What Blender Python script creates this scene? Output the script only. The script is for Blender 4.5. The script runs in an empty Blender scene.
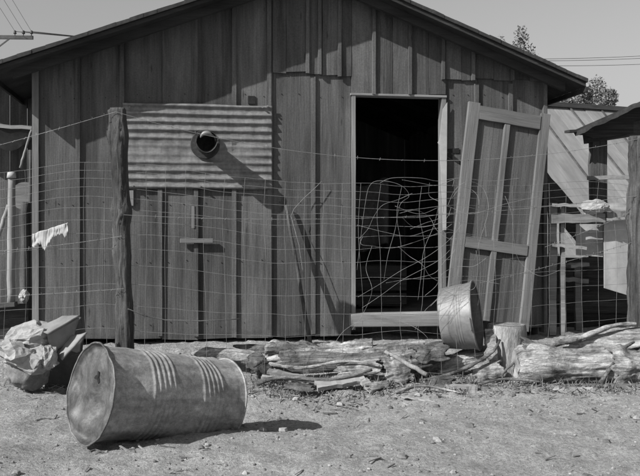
import bpy, bmesh, math, random
from mathutils import Vector, Matrix, noise
R = math.radians
PI = math.pi
rnd = random.Random(7)
sc = bpy.context.scene
col = sc.collection

# ------------------------------------------------------------------ camera numbers
FPX, CX, HY, CZ = 832.0, 320.0, 230.0, 1.22


def P(px, py, Y):
    """world point seen at pixel (px,py) of the 640x476 photograph at distance Y"""
    return Vector(((px - CX) / FPX * Y, Y, CZ - (py - HY) / FPX * Y))


def fn(x, y, z=0.0):
    return noise.noise(Vector((x, y, z)))


def fbm(x, y, z=0.0, o=4):
    return noise.fractal(Vector((x, y, z)), 1.0, 2.0, o)


def sstep(a, b, t):
    t = max(0.0, min(1.0, (t - a) / (b - a)))
    return t * t * (3 - 2 * t)


def gz(x, y):
    """ground height"""
    h = 0.175 * sstep(6.75, 7.45, y)
    h -= 0.15 * math.exp(-((x + 0.25) / 0.95) ** 2 - ((y - 5.75) / 0.5) ** 2)
    h -= .045 * math.exp(-((x + 1.22) / .42) ** 2 - ((y - 4.78) / .30) ** 2)
    h += 0.03 * fbm(x * 0.9, y * 0.9, 3.1) * sstep(1.0, 4.0, y)
    return h


# ------------------------------------------------------------------ materials
def nt(name):
    m = bpy.data.materials.new(name)
    m.use_nodes = True
    t = m.node_tree
    t.nodes.clear()
    o = t.nodes.new('ShaderNodeOutputMaterial')
    b = t.nodes.new('ShaderNodeBsdfPrincipled')
    t.links.new(b.outputs[0], o.inputs[0])
    return m, t, b


def nd(t, typ, **kw):
    n = t.nodes.new(typ)
    for k, v in kw.items():
        if isinstance(k, str) and hasattr(n, k):
            setattr(n, k, v)
    return n


def coords(t, scale, rot=(0, 0, 0)):
    tc = nd(t, 'ShaderNodeTexCoord')
    mp = nd(t, 'ShaderNodeMapping')
    mp.inputs['Scale'].default_value = scale
    mp.inputs['Rotation'].default_value = rot
    t.links.new(tc.outputs['Object'], mp.inputs[0])
    return mp.outputs[0]


def noise_n(t, vec, scale, detail=6, rough=0.6, dist=0.0):
    n = nd(t, 'ShaderNodeTexNoise')
    n.inputs['Scale'].default_value = scale
    n.inputs['Detail'].default_value = detail
    n.inputs['Roughness'].default_value = rough
    n.inputs['Distortion'].default_value = dist
    t.links.new(vec, n.inputs['Vector'])
    return n.outputs[0]


def mr(t, src, a, b, c, d):
    n = nd(t, 'ShaderNodeMapRange')
    for i, v in zip((1, 2, 3, 4), (a, b, c, d)):
        n.inputs[i].default_value = v
    t.links.new(src, n.inputs[0])
    return n.outputs[0]


def mul(t, a, b, op='MULTIPLY'):
    n = nd(t, 'ShaderNodeMath', operation=op)
    for i, v in enumerate((a, b)):
        if isinstance(v, (int, float)):
            n.inputs[i].default_value = v
        else:
            t.links.new(v, n.inputs[i])
    return n.outputs[0]


def grey(t, val, bsdf):
    c = nd(t, 'ShaderNodeCombineColor')
    for i in range(3):
        t.links.new(val, c.inputs[i])
    t.links.new(c.outputs[0], bsdf.inputs['Base Color'])


def bump(t, h, bsdf, strength=0.5, dist=0.01):
    n = nd(t, 'ShaderNodeBump')
    n.inputs['Strength'].default_value = strength
    n.inputs['Distance'].default_value = dist
    t.links.new(h, n.inputs['Height'])
    t.links.new(n.outputs[0], bsdf.inputs['Normal'])


def wood(name, base, axis='z', var=0.35, island=0.25, grain=1.0, bstr=0.5, blotch=0.35, knots=False):
    m, t, b = nt(name)
    s = {'x': (1.2, 38, 38), 'y': (38, 1.2, 38), 'z': (38, 38, 1.2)}[axis]
    s2 = {'x': (3, 110, 110), 'y': (110, 3, 110), 'z': (110, 110, 3)}[axis]
    s3 = {'x': (.7, 4, 4), 'y': (4, .7, 4), 'z': (4, 4, .7)}[axis]
    n1 = noise_n(t, coords(t, s), 1.0 * grain, 8, 0.62, 0.4)
    n2 = noise_n(t, coords(t, s2), 1.0 * grain, 4, 0.6)
    n3 = noise_n(t, coords(t, s3), 1.3, 5, 0.6, 0.6)
    g = nd(t, 'ShaderNodeNewGeometry')
    v = mul(t, mr(t, n1, .25, .75, 1 - var, 1 + var), mr(t, n2, .3, .7, 1 - var * .5, 1 + var * .5))
    v = mul(t, v, mr(t, n3, .3, .7, 1 - blotch, 1 + blotch))
    v = mul(t, v, mr(t, g.outputs['Random Per Island'], 0, 1, 1 - island, 1 + island))
    if knots:
        ks = {'x': (1.1, 5, 5), 'y': (5, 1.1, 5), 'z': (5, 5, 1.1)}[axis]
        vo = nd(t, 'ShaderNodeTexVoronoi')
        vo.inputs['Scale'].default_value = 1.9
        t.links.new(coords(t, ks), vo.inputs['Vector'])
        v = mul(t, v, mr(t, vo.outputs['Distance'], .03, .11, .45, 1.0))
        st = noise_n(t, coords(t, {'x': (.5, 9, 9), 'y': (9, .5, 9), 'z': (9, 9, .5)}[axis]), 1.0, 6, .7, .5)
        v = mul(t, v, mr(t, st, .52, .66, 1.0, .62))
        sp = noise_n(t, coords(t, (1, 1, 1)), 75, 6, .75)
        v = mul(t, v, mr(t, sp, .3, .7, .72, 1.28))
    v = mul(t, v, base)
    grey(t, v, b)
    b.inputs['Roughness'].default_value = 0.85
    b.inputs['Specular IOR Level'].default_value = 0.25
    bump(t, mul(t, n1, n2, 'ADD'), b, bstr, 0.006)
    return m


def rough(name, base, scale=6.0, var=0.4, r=0.9, bstr=0.6, bdist=0.01, island=0.0, spec=0.2, metal=0.0, sc3=(1, 1, 1), fine=6.0, hi=None):
    m, t, b = nt(name)
    v0 = coords(t, sc3)
    n1 = noise_n(t, v0, scale, 8, 0.62, 0.3)
    n2 = noise_n(t, v0, scale * fine, 6, 0.65)
    v = mul(t, mr(t, n1, .3, .7, 1 - var, 1 + var), mr(t, n2, .3, .7, 1 - var * .6, 1 + var * .6))
    if island:
        g = nd(t, 'ShaderNodeNewGeometry')
        v = mul(t, v, mr(t, g.outputs['Random Per Island'], 0, 1, 1 - island, 1 + island))
    grey(t, mul(t, v, base), b)
    b.inputs['Roughness'].default_value = r
    b.inputs['Specular IOR Level'].default_value = spec
    b.inputs['Metallic'].default_value = metal
    if bstr:
        bump(t, mul(t, n1, mul(t, n2, .5), 'ADD'), b, bstr, bdist)
    return m


def bark(name, base):
    """weathered log: long checks and splits, dark bark remnants, pale bare wood"""
    m, t, b = nt(name)
    n1 = noise_n(t, coords(t, (1.1, 9, 9)), 2.2, 8, .68, .8)
    n2 = noise_n(t, coords(t, (4, 46, 46)), 1.0, 6, .65, .3)
    n3 = noise_n(t, coords(t, (2.2, 3, 3)), 2.0, 7, .65, .6)
    n4 = noise_n(t, coords(t, (1, 1, 1)), 60, 5, .7)
    v = mul(t, mr(t, n1, .36, .62, .55, 1.25), mr(t, n2, .34, .6, .55, 1.2))
    v = mul(t, v, mr(t, n3, .40, .56, .45, 1.2))
    v = mul(t, v, mr(t, n4, .3, .7, .75, 1.25))
    grey(t, mul(t, v, base * 1.25), b)
    b.inputs['Roughness'].default_value = .95
    b.inputs['Specular IOR Level'].default_value = .15
    h = mul(t, mul(t, n1, .8), n2, 'ADD')
    bump(t, mul(t, h, mul(t, n4, .3), 'ADD'), b, 1.0, .025)
    return m


M = {}
M['wall'] = wood('weathered_siding', .084, 'z', .22, .24, blotch=.42, knots=True)
M['gable'] = wood('weathered_gable_boards', .080, 'z', .20, .24, blotch=.40, knots=True)
M['trim'] = wood('pale_trim_wood', .16, 'z', .25, .1)
M['sill'] = wood('pale_sill_wood', .22, 'x', .22, .1)
M['inner'] = wood('dark_inner_boards', .20, 'z', .3, .2)
M['rafter'] = wood('roof_timber', .028, 'x', .3, .2)
M['doorframe'] = wood('door_stile_wood', .135, 'z', .26, .1)
M['doorrail'] = wood('door_rail_wood', .115, 'x', .26, .1)
M['doorpanel'] = wood('door_panel_board', .085, 'z', .22, .1, blotch=.25, knots=True)
M['post'] = wood('split_post_wood', .066, 'z', .6, .1, .8, 1.0, .4, knots=True)
M['palepole'] = wood('peeled_pole', .20, 'z', .3, .1)
M['greywood'] = wood('grey_plank', .16, 'x', .3, .2)
M['palewood'] = wood('pale_plank', .25, 'x', .25, .1)
M['darkwood'] = wood('dark_plank_and_shade', .06, 'x', .4, .3)
M['darkboards'] = wood('dark_rough_boards', .035, 'x', .6, .5)
M['roofing'] = rough('tar_roofing', .04, 4, .4, .9)
M['bark'] = bark('weathered_log', .27)
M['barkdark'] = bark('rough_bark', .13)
M['cutend'] = rough('cut_log_end', .22, 5, .4, .9, .6, .01, fine=5)
M['stump'] = rough('stump_bark', .25, 4, .5, .95, 1.0, .02, sc3=(4, 4, 1))
M['paper'] = rough('crumpled_paper', .26, 5, .28, .9, .5, .01)
M['sack'] = rough('burlap_sack', .15, 8, .35, .95, .8, .01)
M['card'] = rough('cardboard', .20, 2.5, .22, .9, .15, .004)
M['carddark'] = rough('card_shade_and_tarp', .09, 3, .3, .9, .3, .004)  # cardboard with shade put into its tone; the dark tarp shares it
M['cloth'] = rough('white_rag_cloth', .36, 9, .15, .95, .4, .004)
M['wire'] = rough('weathered_wire', .20, 20, .3, .6, 0, metal=.3, spec=.4)
M['rustwire'] = rough('rusty_wire', .10, 20, .3, .8, 0)
M['panel'] = rough('pale_sheet', .33, 3, .16, .85, .2, .004)
M['greypanel'] = rough('grey_sheet', .30, 3, .2, .85, .2, .004)
M['leaf'] = rough('foliage', .15, .8, .4, .8, 0, island=.5)  # leaf tone lifted to stand for haze over the trees
M['twig'] = rough('dry_stalks', .12, 8, .4, .9, 0, island=.5)
M['trunk'] = rough('tree_bark', .10, 4, .4, .95, .8, .03)
M['stone'] = rough('dirt_clod', .19, 9, .22, .95, .5, .01, island=.5)
M['chip'] = rough('wood_chip', .16, 9, .3, .95, .4, .006, island=.55)
M['black'] = rough('black_mark', .02, 9, .3, .8, 0)
M['soot'] = rough('sooty_iron', .045, 9, .5, .6, .3, .004, metal=.3)
M['utility'] = rough('creosoted_timber', .07, 4, .3, .9, .3)


def m_tin():
    m, t, b = nt('galvanised_corrugated')
    n1 = noise_n(t, coords(t, (2.2, 2.2, 5)), 2.8, 10, .72, .4)
    n2 = noise_n(t, coords(t, (1, 1, 1)), 30, 5, .6)
    n3 = noise_n(t, coords(t, (9, 9, .8)), 2.0, 4, .6)
    v = mul(t, mr(t, n1, .36, .64, .72, 1.22), mr(t, n2, .36, .64, .85, 1.13))
    v = mul(t, v, mr(t, n3, .36, .62, .80, 1.12))
    grey(t, mul(t, v, .15), b)
    b.inputs['Metallic'].default_value = .15
    b.inputs['Roughness'].default_value = .55
    bump(t, n1, b, .3, .008)
    return m


def m_tinroof():
    m, t, b = nt('sunlit_board_roof')
    n1 = noise_n(t, coords(t, (1.5, .25, 1)), 2.0, 8, .65, .3)
    n2 = noise_n(t, coords(t, (9, .5, 1)), 1.5, 5, .6)
    g = nd(t, 'ShaderNodeNewGeometry')
    v = mul(t, mr(t, n1, .3, .7, .8, 1.18), mr(t, n2, .3, .7, .85, 1.12))
    v = mul(t, v, mr(t, g.outputs['Random Per Island'], 0, 1, .86, 1.12))
    grey(t, mul(t, v, .205), b)
    b.inputs['Roughness'].default_value = .8
    return m


def rusty(name, base, lo, hi, streak):
    m, t, b = nt(name)
    v0 = coords(t, (1, 1, 1))
    n1 = noise_n(t, v0, 4.2, 10, .7, .5)
    n2 = noise_n(t, v0, 26, 8, .75, .1)
    n3 = noise_n(t, coords(t, streak), 1.5, 7, .65, .3)
    n4 = noise_n(t, v0, 130, 4, .7)
    v = mul(t, mr(t, n1, .38, .60, lo, hi), mr(t, n2, .36, .62, .66, 1.22))
    v = mul(t, v, mr(t, n3, .36, .62, .72, 1.2))
    v = mul(t, v, mr(t, n4, .3, .7, .8, 1.2))
    grey(t, mul(t, v, base), b)
    b.inputs['Metallic'].default_value = .1
    b.inputs['Specular IOR Level'].default_value = .35
    t.links.new(mr(t, n1, .38, .60, .75, .45), b.inputs['Roughness'])
    bump(t, mul(t, n1, mul(t, n2, .5), 'ADD'), b, .35, .008)
    return m


def m_drum(): return rusty('rusty_drum_steel', .25, .84, 1.12, (1.2, 7, 7))


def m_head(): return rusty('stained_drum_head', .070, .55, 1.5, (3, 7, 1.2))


def m_tub():
    m, t, b = nt('galvanised_tub')
    v0 = coords(t, (1, 1, 1))
    n1 = noise_n(t, v0, 7, 6, .6, .6)
    n2 = noise_n(t, v0, 40, 5, .6)
    vo = nd(t, 'ShaderNodeTexVoronoi')
    vo.inputs['Scale'].default_value = 38
    t.links.new(v0, vo.inputs['Vector'])
    v = mul(t, mr(t, n1, .3, .7, .74, 1.2), mr(t, n2, .3, .7, .9, 1.1))
    v = mul(t, v, mr(t, vo.outputs['Distance'], 0, .9, .92, 1.08))
    grey(t, mul(t, v, .175), b)
    b.inputs['Metallic'].default_value = .15
    b.inputs['Roughness'].default_value = .55
    bump(t, n1, b, .2, .006)
    return m


def m_ground():
    m, t, b = nt('dry_dirt')
    v0 = coords(t, (1, 1, 1))
    n1 = noise_n(t, v0, .9, 6, .6, .4)
    n2 = noise_n(t, v0, 7, 8, .65, .5)
    n3 = noise_n(t, v0, 45, 8, .7)
    n4 = noise_n(t, v0, 160, 4, .7)
    v = mul(t, mr(t, n1, .3, .7, .86, 1.14), mr(t, n2, .3, .7, .78, 1.18))
    v = mul(t, v, mr(t, n3, .34, .66, .62, 1.28))
    v = mul(t, v, mr(t, n4, .36, .64, .78, 1.2))
    grey(t, mul(t, v, .345), b)
    b.inputs['Roughness'].default_value = .95
    b.inputs['Specular IOR Level'].default_value = .15
    h = mul(t, mul(t, n2, .6), mul(t, n3, .5), 'ADD')
    bump(t, mul(t, h, mul(t, n4, .2), 'ADD'), b, 1.0, .045)
    return m


M['tin'], M['tinroof'], M['drum'], M['head'], M['tub'], M['ground'] = m_tin(), m_tinroof(), m_drum(), m_head(), m_tub(), m_ground()


# ------------------------------------------------------------------ object helpers
def tag(o, label=None, cat=None, group=None, kind=None):
    if label: o['label'] = label
    if cat: o['category'] = cat
    if group: o['group'] = group
    if kind: o['kind'] = kind
    return o


def empty(name, loc, label=None, cat=None, rz=0.0, group=None):
    o = bpy.data.objects.new(name, None)
    o.empty_display_size = .1
    col.objects.link(o)
    o.location = loc
    o.rotation_euler = (0, 0, rz)
    return tag(o, label, cat, group)


class MB:
    """collects shapes; build() links them as ONE mesh object"""

    def __init__(s):
        s.v, s.f, s.sm = [], [], []

    def add(s, vs, fs, smooth=False):
        o = len(s.v)
        s.v += [tuple(v) for v in vs]
        for f in fs:
            s.f.append([i + o for i in f])
            s.sm.append(smooth)

    def box(s, a, b):
        x0, y0, z0 = a
        x1, y1, z1 = b
        s.hexa([(x0, y0, z0), (x1, y0, z0), (x1, y1, z0), (x0, y1, z0), (x0, y0, z1), (x1, y0, z1), (x1, y1, z1), (x0, y1, z1)])

    def hexa(s, p):
        s.add(p, [(3, 2, 1, 0), (4, 5, 6, 7), (0, 1, 5, 4), (1, 2, 6, 5), (2, 3, 7, 6), (3, 0, 4, 7)])

    def prism(s, poly, d0, d1, fn_):
        """poly of (a,b); extruded from d0 to d1; fn_(a,b,d)->xyz"""
        n = len(poly)
        vs = [fn_(a, b, d0) for a, b in poly] + [fn_(a, b, d1) for a, b in poly]
        s.add(vs, [tuple(range(n)), tuple(range(2 * n - 1, n - 1, -1))] + [(i, n + i, n + (i + 1) % n, (i + 1) % n) for i in range(n)])

    def bar(s, p, q, w, h, up=(0, 0, 1)):
        """box beam from p to q, width w sideways, h along up"""
        p, q = Vector(p), Vector(q)
        d = (q - p).normalized()
        u = Vector(up)
        sd = d.cross(u)
        if sd.length < 1e-4: sd = d.cross(Vector((0, 1, 0)))
        sd.normalize()
        u = sd.cross(d).normalized()
        a, b = sd * w / 2, u * h / 2
        s.hexa([p - a - b, p + a - b, q + a - b, q - a - b, p - a + b, p + a + b, q + a + b, q - a + b])

    def tube(s, pts, rad, n=6, cap=True, jit=0.0):
        pts = [Vector(p) for p in pts]
        k = len(pts)
        rs = rad if isinstance(rad, (list, tuple)) else [rad] * k
        ring = []
        d0 = (pts[1] - pts[0]).normalized()
        ref = Vector((0, 0, 1)) if abs(d0.z) < .9 else Vector((1, 0, 0))
        a = d0.cross(ref).normalized()
        o = len(s.v)
        for i in range(k):
            d = (pts[min(i + 1, k - 1)] - pts[max(i - 1, 0)])
            if d.length < 1e-9: d = d0
            d.normalize()
            a = (a - d * a.dot(d))
            if a.length < 1e-6: a = d.cross(Vector((.3, .5, .8)))
            a.normalize()
            b = d.cross(a)
            for j in range(n):
                t = 2 * PI * j / n
                r = rs[i]
                if jit:
                    q = pts[i] + (a * math.cos(t) + b * math.sin(t)) * r
                    r *= 1 + jit * fbm(q.x * 9, q.y * 9, q.z * 9)
                s.v.append(tuple(pts[i] + (a * math.cos(t) + b * math.sin(t)) * r))
        for i in range(k - 1):
            for j in range(n):
                s.f.append([o + i * n + j, o + i * n + (j + 1) % n, o + (i + 1) * n + (j + 1) % n, o + (i + 1) * n + j])
                s.sm.append(True)
        if cap:
            s.f.append([o + j for j in range(n - 1, -1, -1)]); s.sm.append(False)
            s.f.append([o + (k - 1) * n + j for j in range(n)]); s.sm.append(False)

    def grid(s, nu, nv, fn_, smooth=True, flip=False):
        vs = [fn_(i / nu, j / nv) for j in range(nv + 1) for i in range(nu + 1)]
        w = nu + 1
        fs = []
        for j in range(nv):
            for i in range(nu):
                q = (j * w + i, j * w + i + 1, (j + 1) * w + i + 1, (j + 1) * w + i)
                fs.append(q[::-1] if flip else q)
        s.add(vs, fs, smooth)

    def build(s, name, mat, parent=None, loc=None, rot=None, bevel=0.0, thick=0.0, recalc=False):
        me = bpy.data.meshes.new(name)
        me.from_pydata(s.v, [], s.f)
        me.polygons.foreach_set('use_smooth', s.sm)
        if recalc or bevel:
            bm = bmesh.new()
            bm.from_mesh(me)
            bmesh.ops.recalc_face_normals(bm, faces=bm.faces)
            bm.to_mesh(me)
            bm.free()
        me.update()
        me.materials.append(mat)
        o = bpy.data.objects.new(name, me)
        col.objects.link(o)
        if parent: o.parent = parent
        if loc is not None: o.location = loc
        if rot is not None: o.rotation_euler = rot
        if thick:
            md = o.modifiers.new('thickness', 'SOLIDIFY')
            md.thickness = thick
            md.offset = 0
        if bevel:
            md = o.modifiers.new('bevel', 'BEVEL')
            md.width = bevel
            md.segments = 2
            md.limit_method = 'ANGLE'
        return o


def board(mb, p, q, w, h, up=(0, 0, 1), n=6, wob=.004, seed=0.0):
    """a plank from p to q with slightly wavy edges"""
    p, q = Vector(p), Vector(q)
    d = (q - p).normalized()
    u = Vector(up)
    sd = d.cross(u).normalized()
    u = sd.cross(d).normalized()
    rings = []
    for i in range(n + 1):
        c = p.lerp(q, i / n)
        c += sd * wob * fn(i * 1.7, seed, 1) + u * wob * fn(i * 1.3, seed, 5)
        a = sd * (w / 2 + wob * fn(i * 2.3, seed, 9))
        b = u * (h / 2)
        rings += [c - a - b, c + a - b, c + a + b, c - a + b]
    fs = [(3, 2, 1, 0), tuple(4 * n + k for k in range(4))]
    for i in range(n):
        for k in range(4):
            fs.append((4 * i + k, 4 * i + (k + 1) % 4, 4 * i + 4 + (k + 1) % 4, 4 * i + 4 + k))
    mb.add(rings, fs)


# ------------------------------------------------------------------ ground
def axis_vals(a, b, step, far_lo, far_hi):
    v = []
    x = a
    while x <= b + 1e-6:
        v.append(x)
        x += step
    lo, hi, st = [], [], step
    x = a
    while x > far_lo:
        st *= 1.35
        x -= st
        lo.append(x)
    st, x = step, b
    while x < far_hi:
        st *= 1.35
        x += st
        hi.append(x)
    return lo[::-1] + v + hi


xs = axis_vals(-3.4, 3.4, .024, -500, 500)
ys = axis_vals(3.7, 8.2, .024, -60, 900)


def gfine(x, y):
    h = gz(x, y)
    if abs(x) < 4 and 3 < y < 9:
        h += .020 * fbm(x * 2.6, y * 2.6, 7.7, 4) + .010 * fbm(x * 7.3, y * 5.1, 17.7, 3)
        k = fbm(x * 11, y * 11, 1.3, 3)
        h += .015 * max(0, k) ** 1.2 + .006 * fn(x * 34, y * 34) + .004 * fn(x * 61, y * 55, 4)
        # rougher, littered bank under the fence and the logs
        h += .022 * sstep(6.0, 6.4, y) * (1 - sstep(7.2, 7.6, y)) * fbm(x * 6, y * 6, 9.4, 4)
    return h


g = MB()
g.add([(x, y, gfine(x, y)) for y in ys for x in xs],
      [(j * len(xs) + i, j * len(xs) + i + 1, (j + 1) * len(xs) + i + 1, (j + 1) * len(xs) + i) for j in range(len(ys) - 1) for i in range(len(xs) - 1)], True)
tag(g.build('ground', M['ground']), kind='structure')

# ------------------------------------------------------------------ the shack
TH = R(9.0)
Y0 = 7.8
cu, su = math.cos(TH), math.sin(TH)
K = math.tan(TH)


def facade_Y(px): return Y0 / (1 - K * (px - CX) / FPX)


OX = Vector(((290 - CX) / FPX * facade_Y(290), facade_Y(290), 0.0))


def F(px, py, v=0.0):
    """pixel -> (u,z) on the plane v metres behind the front wall, in the shack's own axes"""
    d = Vector(((px - CX) / FPX, 1.0, -(py - HY) / FPX))
    nin = Vector((-su, cu, 0))
    c = Vector((0, 0, CZ)) - OX
    t = (v - c.dot(nin)) / d.dot(nin)
    q = c + d * t
    return (q.x * cu + q.y * su, q.z)


def U(px, v=0.0): return F(px, HY, v)[0]


def W(u, v, z):
    """shack axes -> world"""
    return Vector((OX.x + u * cu - v * su, OX.y + u * su + v * cu, z))


shack = empty('wooden_shack', OX, 'weathered board and batten shack with open doorway, gabled roof and a tin patch', 'shack', TH)
OV = .36
EL, RG, ER = F(-12, 64, -OV), F(316, -42, -OV), F(588, 79, -OV)
DEPTH = 5.2
RT = .07   # roof build-up below the measured top line


def roof_z(u):
    if u < RG[0]:
        return EL[1] + (RG[1] - EL[1]) * (u - EL[0]) / (RG[0] - EL[0])
    return RG[1] + (ER[1] - RG[1]) * (u - RG[0]) / (ER[0] - RG[0])


def under(u): return roof_z(u) - RT - .004


uL, uR = U(36), U(543)
ZB = F(200, 336)[1]
dL, dR = U(355), U(441)
dTop = F(400, 97)[1]
dBot = F(400, 318)[1]
FLOOR = dBot - .02


def vboard(mb, u0, u1, z0, z1f, v0, v1, seed, zj=.0):
    """vertical board with slightly uneven ends and edges; z1f(u) gives the top"""
    n = 7
    rows = []
    for i in range(n + 1):
        t = i / n
        w0 = u0 + .003 * fn(seed, i * .9, 2)
        w1 = u1 + .003 * fn(seed, i * .9, 6)
        za = z0 + zj * fn(seed * 3.3, .5)
        zb = z0 + zj * fn(seed * 3.3, 1.5)
        a = za + (z1f(w0) - za) * t
        b = zb + (z1f(w1) - zb) * t
        cup = .003 * fn(seed, i * .6, 11)
        rows += [(w0, v0 + cup, a), (w1, v0 + cup, b), (w1, v1, b), (w0, v1, a)]
    fs = [(3, 2, 1, 0), tuple(4 * n + k for k in range(4))]
    for i in range(n):
        for k in range(4):
            fs.append((4 * i + k, 4 * i + (k + 1) % 4, 4 * i + 4 + (k + 1) % 4, 4 * i + 4 + k))
    mb.add(rows, fs)


# --- front wall
w = MB()
edges = [36, 80, 124, 162, 198, 236, 273, 315, 351]
k = 0
for a, b in zip(edges[:-1], edges[1:]):
    k += 1
    top = under if b <= 274 else (lambda u: F(300, 66)[1])
    vboard(w, U(a) + .0012, U(b) - .0012, ZB - .01 + rnd.uniform(-.02, .012), top, .0 + rnd.uniform(0, .003), .024, k, .012)
for a, b in zip([445, 478, 512], [478, 512, 543]):
    k += 1
    vboard(w, U(a) + .0012, U(b) - .0012, ZB + rnd.uniform(-.02, .02), (lambda u: F(500, 66)[1] if True else 0), .0 + rnd.uniform(0, .003), .024, k, .012)
w.build('wall', M['wall'], shack, recalc=True)

# --- gable boards, lapped over the lower ones
gb = MB()
gable = [(272.6, 286, 73), (286, 307, 72), (307, 322, 74), (322, 340, 75), (340, 351, 77), (351, 374, 94.5), (374, 392, 95), (392, 410, 95), (410, 428, 95), (428, 445, 95),
         (445, 461, 80), (461, 474, 81), (474, 493, 79), (493, 512, 81), (512, 529, 80), (529, 543, 82)]
for a, b, y in gable:
    k += 1
    gb_v = -.020 + rnd.uniform(-.004, .004)
    vboard(gb, U(a) + .0015, U(b) - .0015, F((a + b) / 2, y)[1], under, gb_v, -.001, k, .015)
gb.build('gable', M['gable'], shack, recalc=True)


def batten(px, y0, y1, wpx=4.2, v0=-.024, v1=-.001, top=None):
    mb = MB()
    u = U(px)
    hw = wpx * .0094 / 2
    z0 = F(px, y0)[1]
    tf = under if top else (lambda q: F(px, y1)[1])
    vboard(mb, u - hw, u + hw, z0, tf, v0, v1, px * .37, .006)
    return mb.build('batten', M['wall'], shack, recalc=True)


for px in (80, 236, 271):
    batten(px - 2, 337 + rnd.uniform(-2, 2), 0, top=True)
batten(122, 338, 0, top=True)
for px, y1 in ((162, 189.5), (198, 189.5)):
    batten(px - 2, 336, y1)
batten(315 - 2, 334, 77)
batten(478 - 2, 335, 84)
batten(512 - 2, 335, 84)
for px, y in ((309, 74), (321, 75), (341, 77), (375, 95), (411, 95), (444, 80), (474, 81), (513, 81)):
    batten(px - 2, y, 0, 3.4, v0=-.048, v1=-.026, top=True)

mb = MB()
vboard(mb, uL - .03, uL + .026, ZB - .03, under, -.026, .07, 4.4)
mb.build('corner_board', M['trim'], shack, recalc=True)
mb = MB()
vboard(mb, uR - .012, uR + .024, ZB - .03, under, -.050, .07, 8.4)
mb.build('corner_board', M['wall'], shack, recalc=True)

# --- other walls, floor (closed and dark inside)
for nm, ua, ub in (('side_wall', uL, uL + .024), ('side_wall', uR - .024, uR)):
    mb = MB()
    v = .072
    i = 0
    while v < DEPTH:
        i += 1
        v2 = min(v + .2, DEPTH)
        zt = under((ua + ub) / 2) - .01
        mb.box((ua, v, gz(0, 8) - .1), (ub, v2 - .0005, zt))
        v = v2
    mb.build(nm, M['inner'] if ua > 0 else M['wall'], shack)
mb = MB()
mb.prism([(uL + .03, .1), (uR - .03, .1), (uR - .03, under(uR) - .01), (RG[0], RG[1] - RT - .02), (uL + .03, under(uL) - .01)], DEPTH - .03, DEPTH - .002, lambda a, b, d: (a, d, b))
mb.build('rear_wall', M['inner'], shack, recalc=True)
mb = MB()
mb.box((uL + .026, .028, FLOOR - .06), (uR - .026, DEPTH - .034, FLOOR))
mb.build('floor', M['inner'], shack)
mb = MB()
mb.box((uL + .026, .45, ZB - .2), (uR - .026, .5, FLOOR - .062))
mb.build('floor_beam', M['inner'], shack)

# --- roof
rf = MB()
for (a, b) in ((EL, RG), (RG, ER)):
    d = Vector((b[0] - a[0], 0, b[1] - a[1])).normalized()
    nrm = Vector((-d.z, 0, d.x))
    for i in range(24):      # roofing laid in uneven courses, so that the rake edge is not a ruler line
        t0, t1 = i / 24, (i + 1) / 24
        p = Vector((a[0] + (b[0] - a[0]) * t0, 0, a[1] + (b[1] - a[1]) * t0))
        q = Vector((a[0] + (b[0] - a[0]) * t1, 0, a[1] + (b[1] - a[1]) * t1))
        li = .007 * rnd.random()
        fr = -OV - .008 * rnd.random()
        rf.hexa([(p.x, fr, p.z - .03), (q.x, fr, q.z - .03), (q.x, DEPTH + .3, q.z - .03), (p.x, DEPTH + .3, p.z - .03),
                 (p.x, fr, p.z + li), (q.x, fr, q.z + .006 * rnd.random()), (q.x, DEPTH + .3, q.z + .004), (p.x, DEPTH + .3, p.z + li)])
roof = rf.build('roof', M['roofing'], shack, recalc=True)
for (a, b) in ((EL, RG), (RG, ER)):
    mb = MB()                 # sheathing boards under the roofing
    p = (a[0] + .02, -OV + .012, a[1] - .031)
    v0 = -OV + .02
    pa, pb = (a[0] + .01, a[1] - .032), (b[0] - .01, b[1] - .032)
    if b is RG: pb = (RG[0] - .002, RG[1] - .033)
    if a is RG: pa = (RG[0] + .002, RG[1] - .033)
    mb.hexa([(pa[0], v0, pa[1] - .036), (pb[0], v0, pb[1] - .036), (pb[0], DEPTH + .28, pb[1] - .036), (pa[0], DEPTH + .28, pa[1] - .036),
             (pa[0], v0, pa[1]), (pb[0], v0, pb[1]), (pb[0], DEPTH + .28, pb[1]), (pa[0], DEPTH + .28, pa[1])])
    mb.build('sheathing', M['rafter'], roof, recalc=True)
    for v in (-.21, .9, 1.9, 2.9, 3.9, 4.9):
        mb = MB()
        e = .06
        ua, ub = a[0] + (b[0] - a[0]) * e, b[0] - (b[0] - a[0]) * e
        if b is RG: ub = RG[0] - .003
        if a is RG: ua = RG[0] + .003
        sg = [(ua, roof_z(ua) - .071), (ub, roof_z(ub) - .071), (ub, roof_z(ub) - .15), (ua, roof_z(ua) - .15)]
        mb.prism(sg, v, v + .05, lambda q, z, d: (q, d, z))
        mb.build('rafter', M['rafter'], roof, recalc=True)
# eave boards along both eaves
for (e, sgn) in ((EL, -1), (ER, 1)):
    mb = MB()
    mb.box((e[0] - .012, -OV + .02, e[1] - .115), (e[0] + .012, DEPTH + .27, e[1] - .069))
    mb.build('eave_board', M['rafter'], roof)

# nail heads in rows across the boards
mb = MB()
for px in (44, 60, 73, 88, 104, 117, 136, 150, 169, 185, 206, 222, 243, 262, 280, 300, 322, 342, 452, 468, 484, 502, 518, 534):
    for y in (96, 203, 262, 324):
        u_, z_ = F(px + rnd.uniform(-2, 2), y + rnd.uniform(-2.5, 2.5))
        if rnd.random() < .12: continue
        mb.tube([(u_, -.0055, z_), (u_, .01, z_)], .0045, 7)
tag(mb.build('nails', M['rafter'], shack), kind='stuff')
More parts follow.
